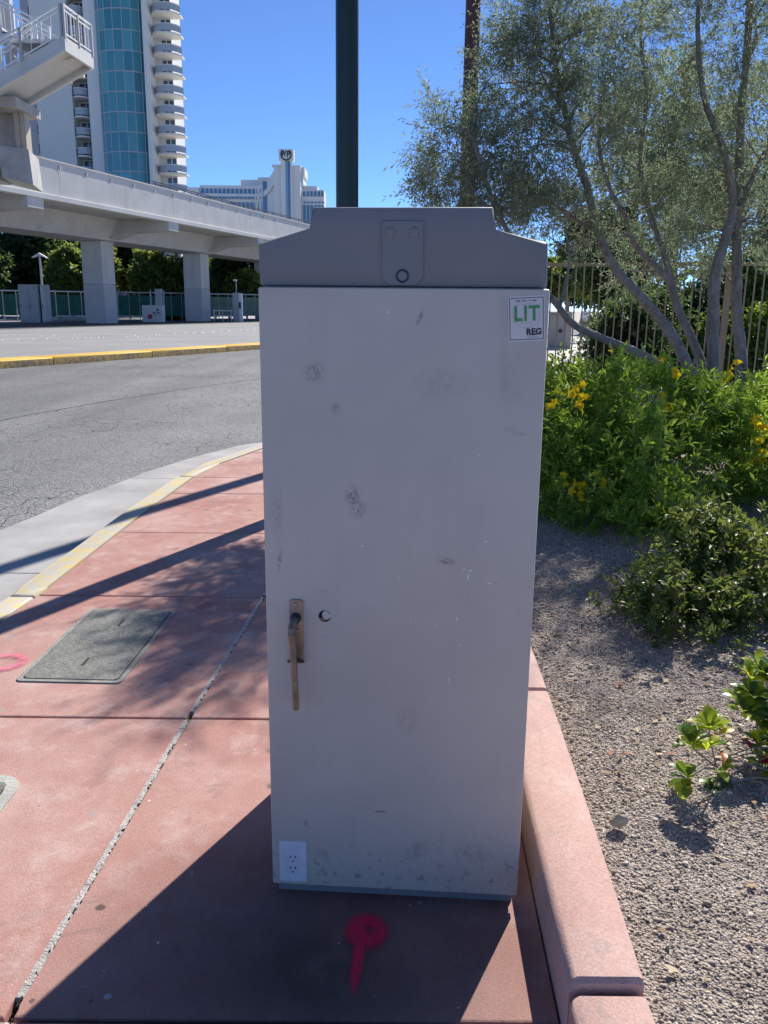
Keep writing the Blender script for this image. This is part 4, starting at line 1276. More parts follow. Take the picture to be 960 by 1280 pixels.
# Indian hawthorn: whorls of leathery leaves; the nearest leaves are single pieces
def leaf_obovate(name, m, L=0.05, W=0.024):
    mb = MB()
    b = mb.bm
    st = [(0.0, 0.06), (0.30, 0.45), (0.62, 1.0), (0.86, 0.75), (1.0, 0.05)]
    rows_ = []
    for f, w_ in st:
        z = -0.10 * L * (f - 0.4) ** 2 * 4
        rows_.append([b.verts.new((-w_ * W / 2, f * L, z + 0.14 * w_ * W)), b.verts.new((0, f * L, z)), b.verts.new((w_ * W / 2, f * L, z + 0.14 * w_ * W))])
    for a, c in zip(rows_, rows_[1:]):
        b.faces.new((a[0], a[1], c[1], c[0]))
        b.faces.new((a[1], a[2], c[2], c[1]))
    return mb.mesh(name, m, smooth=80)
def obj_leaf_mat(name, stops, trans=0.35, rough=0.35, tcol=(0.35, 0.45, 0.03)):
    t = NT(name)
    oi_ = t.n('ShaderNodeObjectInfo')
    c = t.ramp(oi_.outputs['Random'], stops)
    t.set(c, rough, spec=0.45)
    tr = t.n('ShaderNodeBsdfTranslucent')
    t.l(t.mix(0.5, c, tcol), tr.inputs[0])
    mx = t.n('ShaderNodeMixShader')
    mx.inputs[0].default_value = trans
    t.l(t.p.outputs[0], mx.inputs[1]); t.l(tr.outputs[0], mx.inputs[2]); t.l(mx.outputs[0], t.out.inputs[0])
    return t.m
M['haw_leaf_big'] = obj_leaf_mat('hawthorn_single_leaf', [(0, (0.055, 0.10, 0.03)), (0.55, (0.10, 0.155, 0.045)), (0.85, (0.17, 0.20, 0.06)), (1, (0.19, 0.10, 0.06))], 0.36)
M['young_leaf'] = obj_leaf_mat('young_bright_leaf', [(0, (0.16, 0.26, 0.03)), (0.6, (0.32, 0.44, 0.035)), (1, (0.50, 0.54, 0.05))], 0.6, tcol=(0.70, 0.80, 0.05))
M['mature_leaf'] = obj_leaf_mat('mature_green_leaf', [(0, (0.05, 0.11, 0.03)), (1, (0.12, 0.21, 0.04))], 0.42)
M['yellow_leaf'] = obj_leaf_mat('yellowed_leaf', [(0, (0.55, 0.40, 0.03)), (1, (0.62, 0.46, 0.05))], 0.4, tcol=(0.7, 0.5, 0.03))
M['orange_leaf'] = obj_leaf_mat('orange_leaf', [(0, (0.42, 0.09, 0.02)), (1, (0.5, 0.14, 0.03))], 0.4, tcol=(0.6, 0.15, 0.02))
M['red_leaf'] = obj_leaf_mat('dark_red_leaf', [(0, (0.14, 0.012, 0.012)), (1, (0.22, 0.02, 0.02))], 0.35, tcol=(0.4, 0.02, 0.02))
HAW = leaf_obovate('leaf', M['haw_leaf_big'], 0.052, 0.026)
base = (1.72, 4.15, 0.10)
r = np.random.default_rng(41)
haw_lobes = [pxlobe(850, 765, 3.8, 62, 70, 0.35, 1.2), pxlobe(925, 720, 4.1, 70, 85, 0.45, 1.5), pxlobe(880, 700, 4.25, 60, 58, 0.35, 1.0), pxlobe(815, 790, 3.7, 38, 42, 0.25, 0.6), pxlobe(890, 815, 3.55, 60, 38, 0.25, 1.0), pxlobe(940, 820, 3.6, 60, 45, 0.3, 1.0), pxlobe(985, 740, 4.0, 60, 95, 0.45, 1.0)]
haw, S_, D_ = shrub('hawthorn_shrub', 'low dense dark shrub with small leathery reddish green leaves on the gravel', 'shrub', base, haw_lobes, 330, 26, 9, 0.044, 0.021, M['leaf_haw'], 42, (0.04, 0.11), 8, 22, tight=0.25, spread=1.2, upb=1.2)
# nearest whorls as single leaves
order = np.argsort(S_[:, 1] - 0.5 * S_[:, 2] + r.uniform(0, 0.15, len(S_)))
cnt = 0
for i in order:
    if cnt >= 290: break
    if r.random() < 0.45: continue
    c, d_ = S_[i] + D_[i] * 0.06, D_[i]
    for k in range(5):
        o_ = link('leaf', HAW, None, haw)
        a = 2 * math.pi * k / 5 + r.uniform(-0.3, 0.3)
        ld = Vector(unit(d_ + np.array([0, 0, 0.5]) + 1.0 * np.array([math.cos(a), math.sin(a), 0.1])))
        o_.rotation_euler = ld.to_track_quat('Y', 'Z').to_euler()
        o_.location = Vector(c - np.array(base))
        s_ = r.uniform(0.65, 1.05)
        o_.scale = (s_, s_, s_)
        cnt += 1

# small sprawling shrub at the right edge, every leaf built
base = (1.30, 2.50, 0.10)
sp = empty('young_shrub', base)
tag(sp, 'sprawling young shrub with bright yellow green leaf whorls and bare twigs on the gravel', 'shrub')
LY = leaf_obovate('leaf', M['young_leaf'], 0.055, 0.026)
LM = leaf_obovate('leaf', M['mature_leaf'], 0.058, 0.030)
LYE = leaf_obovate('leaf', M['yellow_leaf'], 0.060, 0.028)
LO = leaf_obovate('leaf', M['orange_leaf'], 0.052, 0.024)
LR = leaf_obovate('leaf', M['red_leaf'], 0.062, 0.034)
M['dry_leaf'] = obj_leaf_mat('dry_tan_leaf', [(0, (0.20, 0.13, 0.07)), (1, (0.36, 0.27, 0.17))], 0.15, 0.8, (0.3, 0.2, 0.1))
LDRY = leaf_obovate('dry_leaf', M['dry_leaf'], 0.055, 0.024)
rs = random.Random(8)
def whorl(c, d_, n, meshes, size=1.0, open_=1.0):
    n = int(n * 1.6)
    for k in range(n):
        o_ = link('leaf', rs.choice(meshes), None, sp)
        a = 2 * math.pi * k / n * 1.618 * 2 + rs.uniform(-0.3, 0.3)
        q = Vector(d_).to_track_quat('Z', 'Y')
        ld = q @ Vector((math.cos(a) * open_, math.sin(a) * open_, rs.uniform(0.25, 1.1)))
        o_.rotation_euler = ld.to_track_quat('Y', 'Z').to_euler()
        s_ = size * rs.uniform(1.05, 1.6)
        o_.scale = (s_, s_, s_)
        o_.location = Vector(c) - Vector(base) + Vector(d_) * (0.012 * k / n)
def twig(pts, r0=0.004, r1=0.002):
    P = [Vector(p_) for p_ in pts]
    MB().tube([p_ - Vector(base) for p_ in P], [r0 + (r1 - r0) * k / (len(P) - 1) for k in range(len(P))], n=6, wob=0.1).build('twig', M['twig'], sp, smooth=70)
    return P
# main bright whorls
root = Vector((1.27, 2.46, 0.10))
twig([root, at(912, 972, 2.42), at(895, 958, 2.36), at(890, 935, 2.34), at(886, 912, 2.33)])
twig([at(895, 958, 2.36), at(878, 945, 2.34), at(866, 935, 2.32)])
twig([at(898, 962, 2.36), at(880, 960, 2.33), at(860, 972, 2.31)])
twig([at(905, 968, 2.38), at(898, 985, 2.36), at(888, 998, 2.35)])
whorl(at(886, 912, 2.33), (0.0, -0.2, 1), 14, [LY], 0.82)
whorl(at(866, 932, 2.32), (-0.4, -0.1, 0.9), 12, [LY, LY, LM], 0.82)
whorl(at(884, 938, 2.34), (-0.2, 0.3, 0.9), 7, [LM, LY], 0.75)
whorl(at(862, 972, 2.31), (-0.9, -0.2, 0.3), 9, [LY, LM], 0.85)
whorl(at(888, 998, 2.35), (-0.3, -0.5, 0.2), 8, [LM], 0.78)
whorl(at(893, 978, 2.36), (0.1, -0.5, 0.4), 6, [LM], 0.7)
whorl(at(900, 962, 2.36), (0.2, -0.5, 0.6), 4, [LY], 0.8)
for px, py, me_, an in ((895, 918, LYE, 0.2), (884, 927, LYE, 2.6), (905, 955, LO, 1.3)):
    o_ = link('leaf', me_, None, sp)
    o_.location = at(px, py, 2.31) - Vector(base)
    o_.rotation_euler = (0.35, 0.2, an - math.pi / 2)
# second, darker clump at the picture edge
twig([root, at(950, 935, 2.55), at(945, 900, 2.55), at(938, 875, 2.55)])
twig([at(950, 935, 2.55), at(962, 890, 2.6), at(958, 850, 2.6)])
for px, py, yy_, n_ in ((940, 872, 2.55, 14), (958, 850, 2.6, 14), (930, 892, 2.5, 9), (950, 900, 2.52, 12), (968, 880, 2.55, 10), (966, 925, 2.5, 10), (948, 932, 2.48, 8), (938, 850, 2.62, 10), (948, 838, 2.7, 10), (970, 845, 2.6, 10), (962, 905, 2.5, 10), (926, 880, 2.56, 6), (955, 962, 2.42, 6)):
    whorl(at(px, py, yy_), (rs.uniform(-0.3, 0.3), -0.3, 1), n_, [LY, LY, LM], 0.85)
for px, py, an in ((942, 940, 0.5), (950, 930, 1.9), (955, 945, 2.8), (946, 952, 4.0)):
    o_ = link('leaf', LR, None, sp)
    o_.location = at(px, py, 2.42) - Vector(base)
    o_.rotation_euler = (0.5, 0.3, an)
for a_, b_ in (((960, 975, 2.40), (900, 950, 2.36)), ((965, 935, 2.45), (918, 942, 2.42)), ((960, 948, 2.5), (912, 948, 2.46)), ((970, 995, 2.35), (915, 1000, 2.33)), ((958, 1010, 2.3), (938, 985, 2.33)), ((965, 960, 2.45), (935, 965, 2.42))):
    A_, B_ = at(*a_), at(*b_)
    A_.z = max(A_.z, 0.115); B_.z = max(B_.z, 0.12)
    C_ = (A_ + B_) / 2 + Vector((0, 0, 0.012))
    twig([A_, C_, B_], 0.0032, 0.0016)
for k in range(26):                            # dry leaves fallen under it
    q = Vector((rs.uniform(1.08, 1.5), rs.uniform(2.25, 2.8), 0))
    o_ = link('dry_leaf', rs.choice([LO, LR, LYE]) if k < 5 else LDRY, None, sp)
    o_.location = Vector((q.x, q.y, float(bed_z(q.x, q.y)) + 0.012)) - Vector(base)
    o_.rotation_euler = (rs.uniform(-0.3, 0.3), rs.uniform(-0.3, 0.3), rs.uniform(0, 6.3))
    o_.scale = (0.6, 0.6, 0.6)

# ================================================================== FENCE
fA, fB = Vector((1.85, 11.42, 0)), Vector((7.6, 9.95, 0))
fd = (fB - fA).normalized()
fl = (fB - fA).length
fn = empty('picket_fence', tuple(fA), math.atan2(fd.y, fd.x))
tag(fn, 'tan painted metal picket fence behind the olive stems', 'fence')
FT = 2.13
MB().box2((0, -0.02, FT - 0.045), (fl, 0.02, FT)).build('top_rail', M['fence_tan'], fn)
MB().box2((0, -0.016, 0.28), (fl, 0.016, 0.315)).build('bottom_rail', M['fence_tan'], fn)
pk_me = MB().box2((-0.009, -0.009, 0.14), (0.009, 0.009, FT - 0.046)).mesh('picket', M['fence_tan'])
post_me = MB().box2((-0.038, -0.038, 0.02), (0.038, 0.038, FT + 0.012), bevel=0.004).mesh('post', M['fence_tan'])
k = 0
x = 0.0
while x < fl:
    o_ = link('picket' if k % 24 else 'post', pk_me if k % 24 else post_me, None, fn)
    o_.location = (x, 0.0 if k % 24 == 0 else 0.027, 0)
    x += 0.103
    k += 1

# ---- beyond the fence: hedges, shrubs, trees
def bush(name, label, cat, px, py, Y, rpx, rpy, ry, per, L, W, mat, seed, zb=0.0, sub=6, trunk=False, m=8, tl=(0.15, 0.4), group=None):
    r = np.random.default_rng(seed)
    c = at(px, py, Y)
    k_ = Y / 1085.0
    lob = []
    for i in range(sub):
        u = unit(r.normal(0, 1, 3)) * r.uniform(0.2, 0.62)
        lob.append((c.x + u[0] * rpx * k_, c.y + u[1] * ry, c.z + u[2] * rpy * k_, rpx * k_ * 0.55, ry * 0.55, rpy * k_ * 0.55, 1.0))
    e = empty(name, (c.x, c.y, zb))
    tag(e, label, cat, group)
    S, D = lobe_points(lob, per, 12, r, 0.45, 0.22)
    kk = S[:, 2] > zb + 0.05
    S, D = S[kk], D[kk]
    v, f = twig_leaves(S, D, r.uniform(*tl, len(S)), m, L, W, r, 1.0)
    v[:, 2] = np.maximum(v[:, 2], zb + 0.01)
    o_ = link('crown' if trunk else 'foliage', np_mesh('foliage', v - np.array([c.x, c.y, zb]), f, mat), None, e)
    tag(o_, kind='stuff')
    mb = MB()
    h = c.z - zb
    if trunk:
        rt = 0.03 + 0.022 * h
        mb.tube([(0, 0, -0.05), (0.05 * h * 0.2, 0, h * 0.3), (0, 0.02, h * 0.65), (0, 0, h * 1.1)], [rt, rt * 0.85, rt * 0.7, rt * 0.3], n=8, wob=0.08)
        mb.build('trunk', M['bark'], e, smooth=70)
        mb = MB()
    for l_ in lob:
        t_ = Vector(l_[:3]) - Vector((c.x, c.y, zb))
        s_ = Vector((0, 0, h * (0.55 if trunk else 0.02)))
        r0 = (0.012 * h + 0.01)
        mb.tube([s_, (s_ + t_) / 2 + Vector((0, 0, 0.1 * h)), t_], [r0, r0 * 0.7, r0 * 0.3], n=6)
    mb.build('limbs' if trunk else 'stems', M['bark'], e, smooth=70)
    return e
bush('hedge', 'rounded dark green hedge just beyond the fence above the low olive branch', 'hedge', 790, 420, 13.5, 62, 62, 0.7, 420, 0.07, 0.04, M['leaf_dark'], 51)
bush('hedge', 'low sunlit yellow green clipped hedge just beyond the fence', 'hedge', 930, 435, 13.2, 80, 55, 0.7, 420, 0.07, 0.045, M['leaf_hedge'], 52)
bush('hedge', 'taller glossy hedge beyond the fence behind the straight stem', 'hedge', 900, 385, 15.5, 110, 55, 0.9, 520, 0.08, 0.05, M['leaf_hedge'], 53)
bush('hedge', 'dark hedge beyond the fence between the leaning stems', 'hedge', 850, 430, 15.0, 60, 60, 0.8, 360, 0.08, 0.045, M['leaf_dark'], 54)
bush('garden_tree', 'small dark tree beyond the fence behind the low olive branch', 'tree', 760, 330, 17.5, 60, 60, 1.0, 420, 0.10, 0.05, M['leaf_dark'], 55, trunk=True)
bush('garden_tree', 'tall airy grey green tree beyond the fence behind the leaning stems', 'tree', 850, 215, 20.0, 110, 130, 1.8, 430, 0.11, 0.045, M['leaf_olive'], 56, trunk=True)
bush('garden_tree', 'tall airy grey green tree beyond the fence behind the straight stem', 'tree', 965, 190, 19.0, 100, 150, 1.8, 460, 0.11, 0.045, M['leaf_olive'], 57, trunk=True)
bush('garden_tree', 'thin pale tree beyond the fence above the beige box', 'tree', 712, 345, 44.0, 45, 30, 2.2, 300, 0.26, 0.12, M['leaf_far'], 58, trunk=True)
bush('street_tree', 'distant street tree beyond the person in white', 'tree', 745, 350, 60.0, 50, 42, 3.0, 300, 0.34, 0.16, M['leaf_dark'], 59, trunk=True)

# beige pedestal box on the plaza beyond the fence
p = ground(700, 436, 0.0)
bx_ = empty('pedestal_box', (p.x, p.y, 0.0), R(-12))
tag(bx_, 'beige metal pedestal box with a round black lock, seen through the fence', 'pedestal box')
MB().box2((-0.50, 0, 0.06), (0.42, 0.7, 1.42), bevel=0.02).build('body', M['box_beige'], bx_, smooth=40)
MB().box2((-0.46, -0.02, 0.10), (0.10, -0.001, 1.36), bevel=0.006).build('door', M['box_beige'], bx_)
MB().box2((-0.56, -0.06, 0.0), (0.48, 0.76, 0.058)).build('base', M['plaza'], bx_)
MB().box2((-0.54, -0.04, 1.422), (0.46, 0.74, 1.47), bevel=0.01).build('lid', M['box_beige'], bx_)
MB().cyl((-0.02, -0.02, 0.72), (-0.02, -0.05, 0.72), 0.085, n=16).build('lock', M['dark_metal'], bx_)

# ---- people far beyond the fence
def person(loc, rz, height, shirt, trousers, hair, label, bag=None, stride=0.12):
    e = empty('person', loc, rz)
    tag(e, label, 'person')
    k = height / 1.75
    J = {'pel': (0, 0, 0.95, 0.135), 'wst': (0, -0.005, 1.10, 0.125), 'cst': (0, 0, 1.32, 0.15), 'nk0': (0, 0, 1.47, 0.075), 'nk1': (0, 0.01, 1.54, 0.055), 'hd0': (0, 0.012, 1.62, 0.085), 'hd1': (0, 0.01, 1.70, 0.075),
         'shl': (-0.19, 0, 1.42, 0.065), 'ell': (-0.27, -0.03, 1.15, 0.048), 'wrl': (-0.30, 0.06, 0.92, 0.036), 'hnl': (-0.30, 0.09, 0.83, 0.038),
         'shr': (0.19, 0, 1.42, 0.065), 'elr': (0.25, -0.04, 1.15, 0.048), 'wrr': (0.26, 0.06, 0.93, 0.036), 'hnr': (0.25, 0.10, 0.85, 0.038),
         'hpl': (-0.10, 0, 0.88, 0.105), 'knl': (-0.11, stride * 0.6, 0.50, 0.07), 'anl': (-0.11, stride * 0.4, 0.09, 0.045), 'tol': (-0.12, stride * 0.4 + 0.15, 0.035, 0.04),
         'hpr': (0.10, 0, 0.88, 0.105), 'knr': (0.11, -stride * 0.1, 0.50, 0.07), 'anr': (0.11, -stride, 0.09, 0.045), 'tor': (0.12, -stride + 0.14, 0.035, 0.04)}
    E_ = [('pel', 'wst'), ('wst', 'cst'), ('cst', 'nk0'), ('nk0', 'nk1'), ('nk1', 'hd0'), ('hd0', 'hd1'), ('cst', 'shl'), ('shl', 'ell'), ('ell', 'wrl'), ('wrl', 'hnl'), ('cst', 'shr'), ('shr', 'elr'), ('elr', 'wrr'), ('wrr', 'hnr'),
          ('pel', 'hpl'), ('hpl', 'knl'), ('knl', 'anl'), ('anl', 'tol'), ('pel', 'hpr'), ('hpr', 'knr'), ('knr', 'anr'), ('anr', 'tor')]
    def skinned(name, joints, edges, m, grow, root, parent):
        ids = {n_: i for i, n_ in enumerate(joints)}
        me = bpy.data.meshes.new(name)
        me.from_pydata([(J[n_][0] * k, J[n_][1] * k, J[n_][2] * k) for n_ in joints], [(ids[a], ids[b]) for a, b in edges], [])
        tmp = bpy.data.objects.new('tmp', me)
        col.objects.link(tmp)
        md_ = tmp.modifiers.new('s', 'SKIN')
        for n_ in joints:
            v_ = me.skin_vertices[0].data[ids[n_]]
            q_ = J[n_][3] * k + grow
            v_.radius = (q_, q_ * (0.72 if n_ in ('pel', 'wst', 'cst') else 1.0))
            v_.use_root = (n_ == root)
        sb = tmp.modifiers.new('u', 'SUBSURF'); sb.levels = 2; sb.render_levels = 2
        dg = bpy.context.evaluated_depsgraph_get(); dg.update()
        out = bpy.data.meshes.new_from_object(tmp.evaluated_get(dg))
        bpy.data.objects.remove(tmp)
        out.materials.clear()
        for p_ in out.polygons: p_.use_smooth = True
        return link(name, out, m, parent)
    body = skinned('body', list(J), E_, M['skin'], 0, 'pel', e)
    skinned('shirt', ['wst', 'cst', 'nk0', 'shl', 'ell', 'shr', 'elr', 'pel'], [('pel', 'wst'), ('wst', 'cst'), ('cst', 'nk0'), ('cst', 'shl'), ('shl', 'ell'), ('cst', 'shr'), ('shr', 'elr')], shirt, 0.018, 'cst', e)
    skinned('trousers', ['pel', 'hpl', 'knl', 'anl', 'hpr', 'knr', 'anr'], [('pel', 'hpl'), ('hpl', 'knl'), ('knl', 'anl'), ('pel', 'hpr'), ('hpr', 'knr'), ('knr', 'anr')], trousers, 0.014, 'pel', e)
    hb_ = bmesh.new()
    bmesh.ops.create_icosphere(hb_, subdivisions=3, radius=0.108 * k)
    for v_ in hb_.verts:
        if v_.co.y > 0.03 and v_.co.z < 0.04: v_.co *= 0.72
        v_.co += Vector((0, -0.012, 1.675 * k))
    hm = bpy.data.meshes.new('hair'); hb_.to_mesh(hm); hb_.free()
    for p_ in hm.polygons: p_.use_smooth = True
    link('hair', hm, hair, e)
    for s_ in (-1, 1):
        mb = MB()
        y0_ = stride * 0.4 if s_ < 0 else -stride
        mb.box((s_ * 0.115, y0_ + 0.06, 0.04), (0.10, 0.27, 0.08), bevel=0.03)
        mb.build('shoe', M['dark_metal'], e, smooth=60)
    if bag:
        b_ = empty('shoulder_bag', e.matrix_basis @ Vector((0.33, -0.02, 0.0)) , rz)
        b_.location = Vector(loc) + Matrix.Rotation(rz, 3, 'Z') @ Vector((0.34, -0.02, 1.02))
        tag(b_, 'brown shoulder bag carried by the person in white', 'bag')
        MB().box((0, 0, 0.10), (0.14, 0.30, 0.26), bevel=0.03).build('pouch', M['leather'], b_, smooth=50)
        MB().tube([(0, -0.12, 0.22), (-0.08, -0.06, 0.38), (-0.12, 0.0, 0.45), (-0.08, 0.06, 0.38), (0, 0.12, 0.22)], 0.014, n=6).build('strap', M['leather'], b_, smooth=50)
    return e
p = ground(729, 428.5, 0.0)
person((p.x, p.y, 0), R(35), 1.76, M['cloth_white'], M['cloth_grey'], M['hair'], 'person in white top and grey trousers walking beyond the fence', bag=True)
p = ground(706, 426.5, 0.0)
person((p.x, p.y, 0), R(170), 1.74, M['cloth_dark'], M['cloth_dark'], M['hair'], 'person in dark clothing standing behind the beige pedestal box')

# ================================================================== OVERPASS
U = Vector((0.297, 0.955, 0)).normalized()
N = Vector((-U.y, U.x, 0))                   # away from the camera
F0 = Vector((-26.0, 62.0, 0))                # on the near fascia
ov = empty('overpass', (F0.x, F0.y, 0))
tag(ov, 'long grey concrete road overpass on single column piers', 'overpass')
def ovp(s_, n_, z_):
    return U * s_ + N * n_ + Vector((0, 0, z_))
def run(name, poly, s0, s1, m, bevel=0.0):
    return MB().prism([ovp(s0, a, b) for a, b in poly], U * (s1 - s0), bevel=bevel).build(name, m, ov)
S0, S1 = -75, 120
run('deck', [(0.35, 9.35), (16, 9.35), (16, 10.6), (0.35, 10.6)], S0, S1, M['over'])
k = S0
pl = 16.0
while k < S1:                                 # fascia panels with visible joints
    run('fascia_panel', [(0.0, 9.52), (0.34, 9.52), (0.34, 11.25), (0.0, 11.25)], k + 0.02, min(k + pl, S1) - 0.02, M['over'])
    k += pl
run('cornice', [(-0.22, 9.1), (0.6, 9.1), (0.6, 9.34), (0.0, 9.51), (-0.22, 9.44)], S0, S1, M['over_cope'])
run('parapet', [(0.08, 11.26), (0.42, 11.26), (0.42, 11.85), (0.08, 11.85)], S0, S1, M['over_cope'])
run('coping', [(-0.02, 11.86), (0.5, 11.86), (0.5, 11.98), (-0.02, 11.98)], S0, S1, M['over_cope'])
run('far_parapet', [(15.7, 10.61), (16.0, 10.61), (16.0, 11.9), (15.7, 11.9)], S0, S1, M['over'])
run('girder', [(6.4, 7.55), (10.4, 7.55), (11.6, 9.34), (5.2, 9.34)], S0, S1, M['over'])
P1 = Vector((-27.8, 84.3, 0)) - F0
s1_, n1_ = P1.dot(U), P1.dot(N)
for i in range(-2, 5):
    s_ = s1_ + i * 18.7
    c = ovp(s_, n1_, 0)
    rz_ = math.atan2(U.y, U.x)
    pr_ = MB().box((c.x, c.y, 1.6), (2.0, 2.3, 3.9), rz=rz_, bevel=0.06).build('pier', M['pier_low'], ov)
    MB().box((c.x, c.y, 5.55), (1.98, 2.28, 3.98), rz=rz_, bevel=0.06).build('pier_shaft', M['over'], pr_)
    MB().box((c.x + U.x * 1.0 - N.x * 0.75, c.y + U.y * 1.0 - N.y * 0.75, 4.0), (0.16, 0.16, 7.0), rz=rz_).build('drain_pipe', M['dark_metal'], pr_)
    # hammerhead cross beam with haunch, its end showing under the cornice
    MB().prism([ovp(s_ - 0.85, a, b) for a, b in [(n1_ + 1.4, 7.5), (n1_ - 1.4, 7.5), (n1_ - 4.2, 8.25), (-0.1, 8.35), (-0.1, 9.09), (0.62, 9.09), (0.62, 9.33), (15.9, 9.33), (15.9, 8.35), (n1_ + 4.2, 8.25)]], U * 1.7).build('cross_beam', M['over'], ov)
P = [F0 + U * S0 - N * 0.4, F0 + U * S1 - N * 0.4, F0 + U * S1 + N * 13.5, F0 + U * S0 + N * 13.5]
tag(MB().quad(*[(p_.x, p_.y, Z_ASPH + 0.012) for p_ in P]).build('underpass_shade_sheet', simple('shade_dark_asphalt', (0.045, 0.045, 0.05), 0.85, var=0.2, scale=0.5)), kind='structure')  # asphalt sheet under the deck, coloured dark to deepen the overpass shade
# thin steel rail on the coping
mb = MB()
for z_ in (12.18, 12.34):
    mb.bar(ovp(18, 0.24, z_), ovp(S1, 0.24, z_), 0.07, 0.07)
mb.build('rail', M['dark_metal'], ov)
for i in range(40):
    q = ovp(18.5 + i * 2.5, 0.24, 0)
    MB().box((q.x, q.y, 12.16), (0.07, 0.07, 0.36)).build('rail_post', M['dark_metal'], ov)
# bolts along the parapet
for i in range(14):
    q = ovp(2.0 + i * 3.2, 0.05, 11.52)
    MB().box((q.x, q.y, q.z), (0.16, 0.16, 0.22)).build('light_box', M['box_grey'], ov)

# ================================================================== STAIRS OF A FOOTBRIDGE
YS = 33.0
A_ = at(78, 47, YS)                          # near corner of the landing, deck level
st = empty('footbridge_stairs', (A_.x - 4.0, YS + 1.1, 0))
tag(st, 'white railed outdoor stairs of a footbridge in front of the tower', 'stairs')
o0 = Vector(st.location)
Bq = at(117, 67, 35.3)
WST = 2.25                                   # stair width (along Y)
dy = Vector((0.22, WST, 0))                  # landing runs back and slightly right
def sp_(p_): return p_ - o0
slope_end = at(0, 93, YS - 0.0)              # deck line of the lower flight at picture edge
sl = (A_.z - slope_end.z) / (A_.x - slope_end.x)
nst = 30
run_ = 0.30
lowA = Vector((A_.x - nst * run_, A_.y, A_.z - nst * run_ * sl))
for side, off in (('near', Vector((0, 0, 0))), ('far', dy)):
    a, b = A_ + off, lowA + off
    MB().prism([sp_(p_) for p_ in (a + Vector((0, 0, 0.06)), b + Vector((0, 0, 0.06)), b + Vector((0, 0, -0.42)), a + Vector((0, 0, -0.42)))], (0, 0.10, 0)).build('stringer', M['stair_conc'], st)
    MB().prism([sp_(p_) for p_ in (a + Vector((0, -0.04, -0.36)), b + Vector((0, -0.04, -0.36)), b + Vector((0, -0.04, -0.46)), a + Vector((0, -0.04, -0.46)))], (0, 0.18, 0)).build('stringer_flange', M['stair_conc'], st)
tread = MB().box((0, 0, 0), (0.32, WST - 0.05, 0.06)).mesh('step', M['stair_conc'])
for k in range(nst):
    o_ = link('step', tread, None, st)
    o_.location = sp_(A_ + dy * 0.5 + Vector((-(k + 0.5) * run_, 0.05, -(k + 0.5) * run_ * sl)))
MB().prism([sp_(p_) for p_ in (A_ + Vector((-0.05, 0.11, -0.20)), lowA + Vector((0, 0.11, -0.20)), lowA + Vector((0, 0.11, -0.26)), A_ + Vector((-0.05, 0.11, -0.26)))], (0.18, WST - 0.14, 0)).build('soffit', M['stair_conc'], st)
land = [A_ + Vector((-0.05, -0.05, 0)), A_ + Vector((0.12, -0.05, 0)), A_ + Vector((0.12, -0.05, 0)) + dy * 2.05, A_ + Vector((-1.9, 0, 0)) + dy * 2.05, A_ + Vector((-1.9, 0.02, 0)) + dy * 1.04, A_ + Vector((-0.05, 0.02, 0)) + dy * 1.04]
land = [A_ + Vector((-0.02, -0.06, 0)), A_ + Vector((0.10, -0.06, 0)), A_ + Vector((0.10, 0, 0)) + dy * 1.02, A_ + Vector((-0.02, 0, 0)) + dy * 1.02]
MB().prism([sp_(p_ + Vector((0, 0, -0.44))) for p_ in land], (0, 0, 0.47)).build('landing_beam', M['stair_conc'], st)
MB().prism([sp_(A_ + Vector((-1.9, 0.1, -0.16))), sp_(A_ + Vector((-0.03, 0.1, -0.16))), sp_(A_ + dy * 1.0 + Vector((-0.03, -0.02, -0.16))), sp_(A_ + dy * 1.0 + Vector((-1.9, -0.02, -0.16)))], (0, 0, 0.14)).build('landing', M['stair_conc'], st)
MB().prism([sp_(A_ + Vector((-1.4, 1.0, -0.75))), sp_(A_ + Vector((-0.04, 1.0, -0.40))), sp_(A_ + Vector((-0.04, 1.0, -0.17))), sp_(A_ + Vector((-1.4, 1.0, -0.17)))], (0, 0.28, 0)).build('bracket', M['stair_conc'], st)
def railing(a, b, n, far=False, h=1.07, panel=True):
    a, b = Vector(a), Vector(b)
    up = Vector((0, 0, 1))
    MB().bar(sp_(a + up * h), sp_(b + up * h), 0.075, 0.06).build('handrail', M['white_metal'], st)
    MB().bar(sp_(a + up * (h - 0.16)), sp_(b + up * (h - 0.16)), 0.05, 0.05).build('rail', M['white_metal'], st)
    MB().bar(sp_(a + up * 0.14), sp_(b + up * 0.14), 0.05, 0.05).build('rail', M['white_metal'], st)
    for k in range(n + 1):
        p_ = a + (b - a) * (k / n)
        MB().box(sp_(p_ + up * (h / 2)), (0.10, 0.10, h + 0.02)).build('post', M['box_grey'] if not far else M['white_metal'], st)
        if k < n:
            for j in (1, 2, 3):
                q_ = a + (b - a) * ((k + j / 4) / n)
                if j == 2:
                    MB().box(sp_(q_ + up * (0.14 + (h - 0.30) / 2)), (0.05, 0.04, h - 0.30)).build('baluster', M['white_metal'], st)
                else:
                    MB().box(sp_(q_ + up * (0.14 + (h - 0.30) / 2)), (0.022, 0.022, h - 0.30)).build('baluster', M['white_metal'], st)
railing(A_, lowA, 6)
railing(A_ + Vector((0.08, 0, 0)), A_ + Vector((0.08, 0, 0)) + dy, 2)
railing(A_ + dy + Vector((-2.0, 0, 0)), lowA + dy, 5, True)
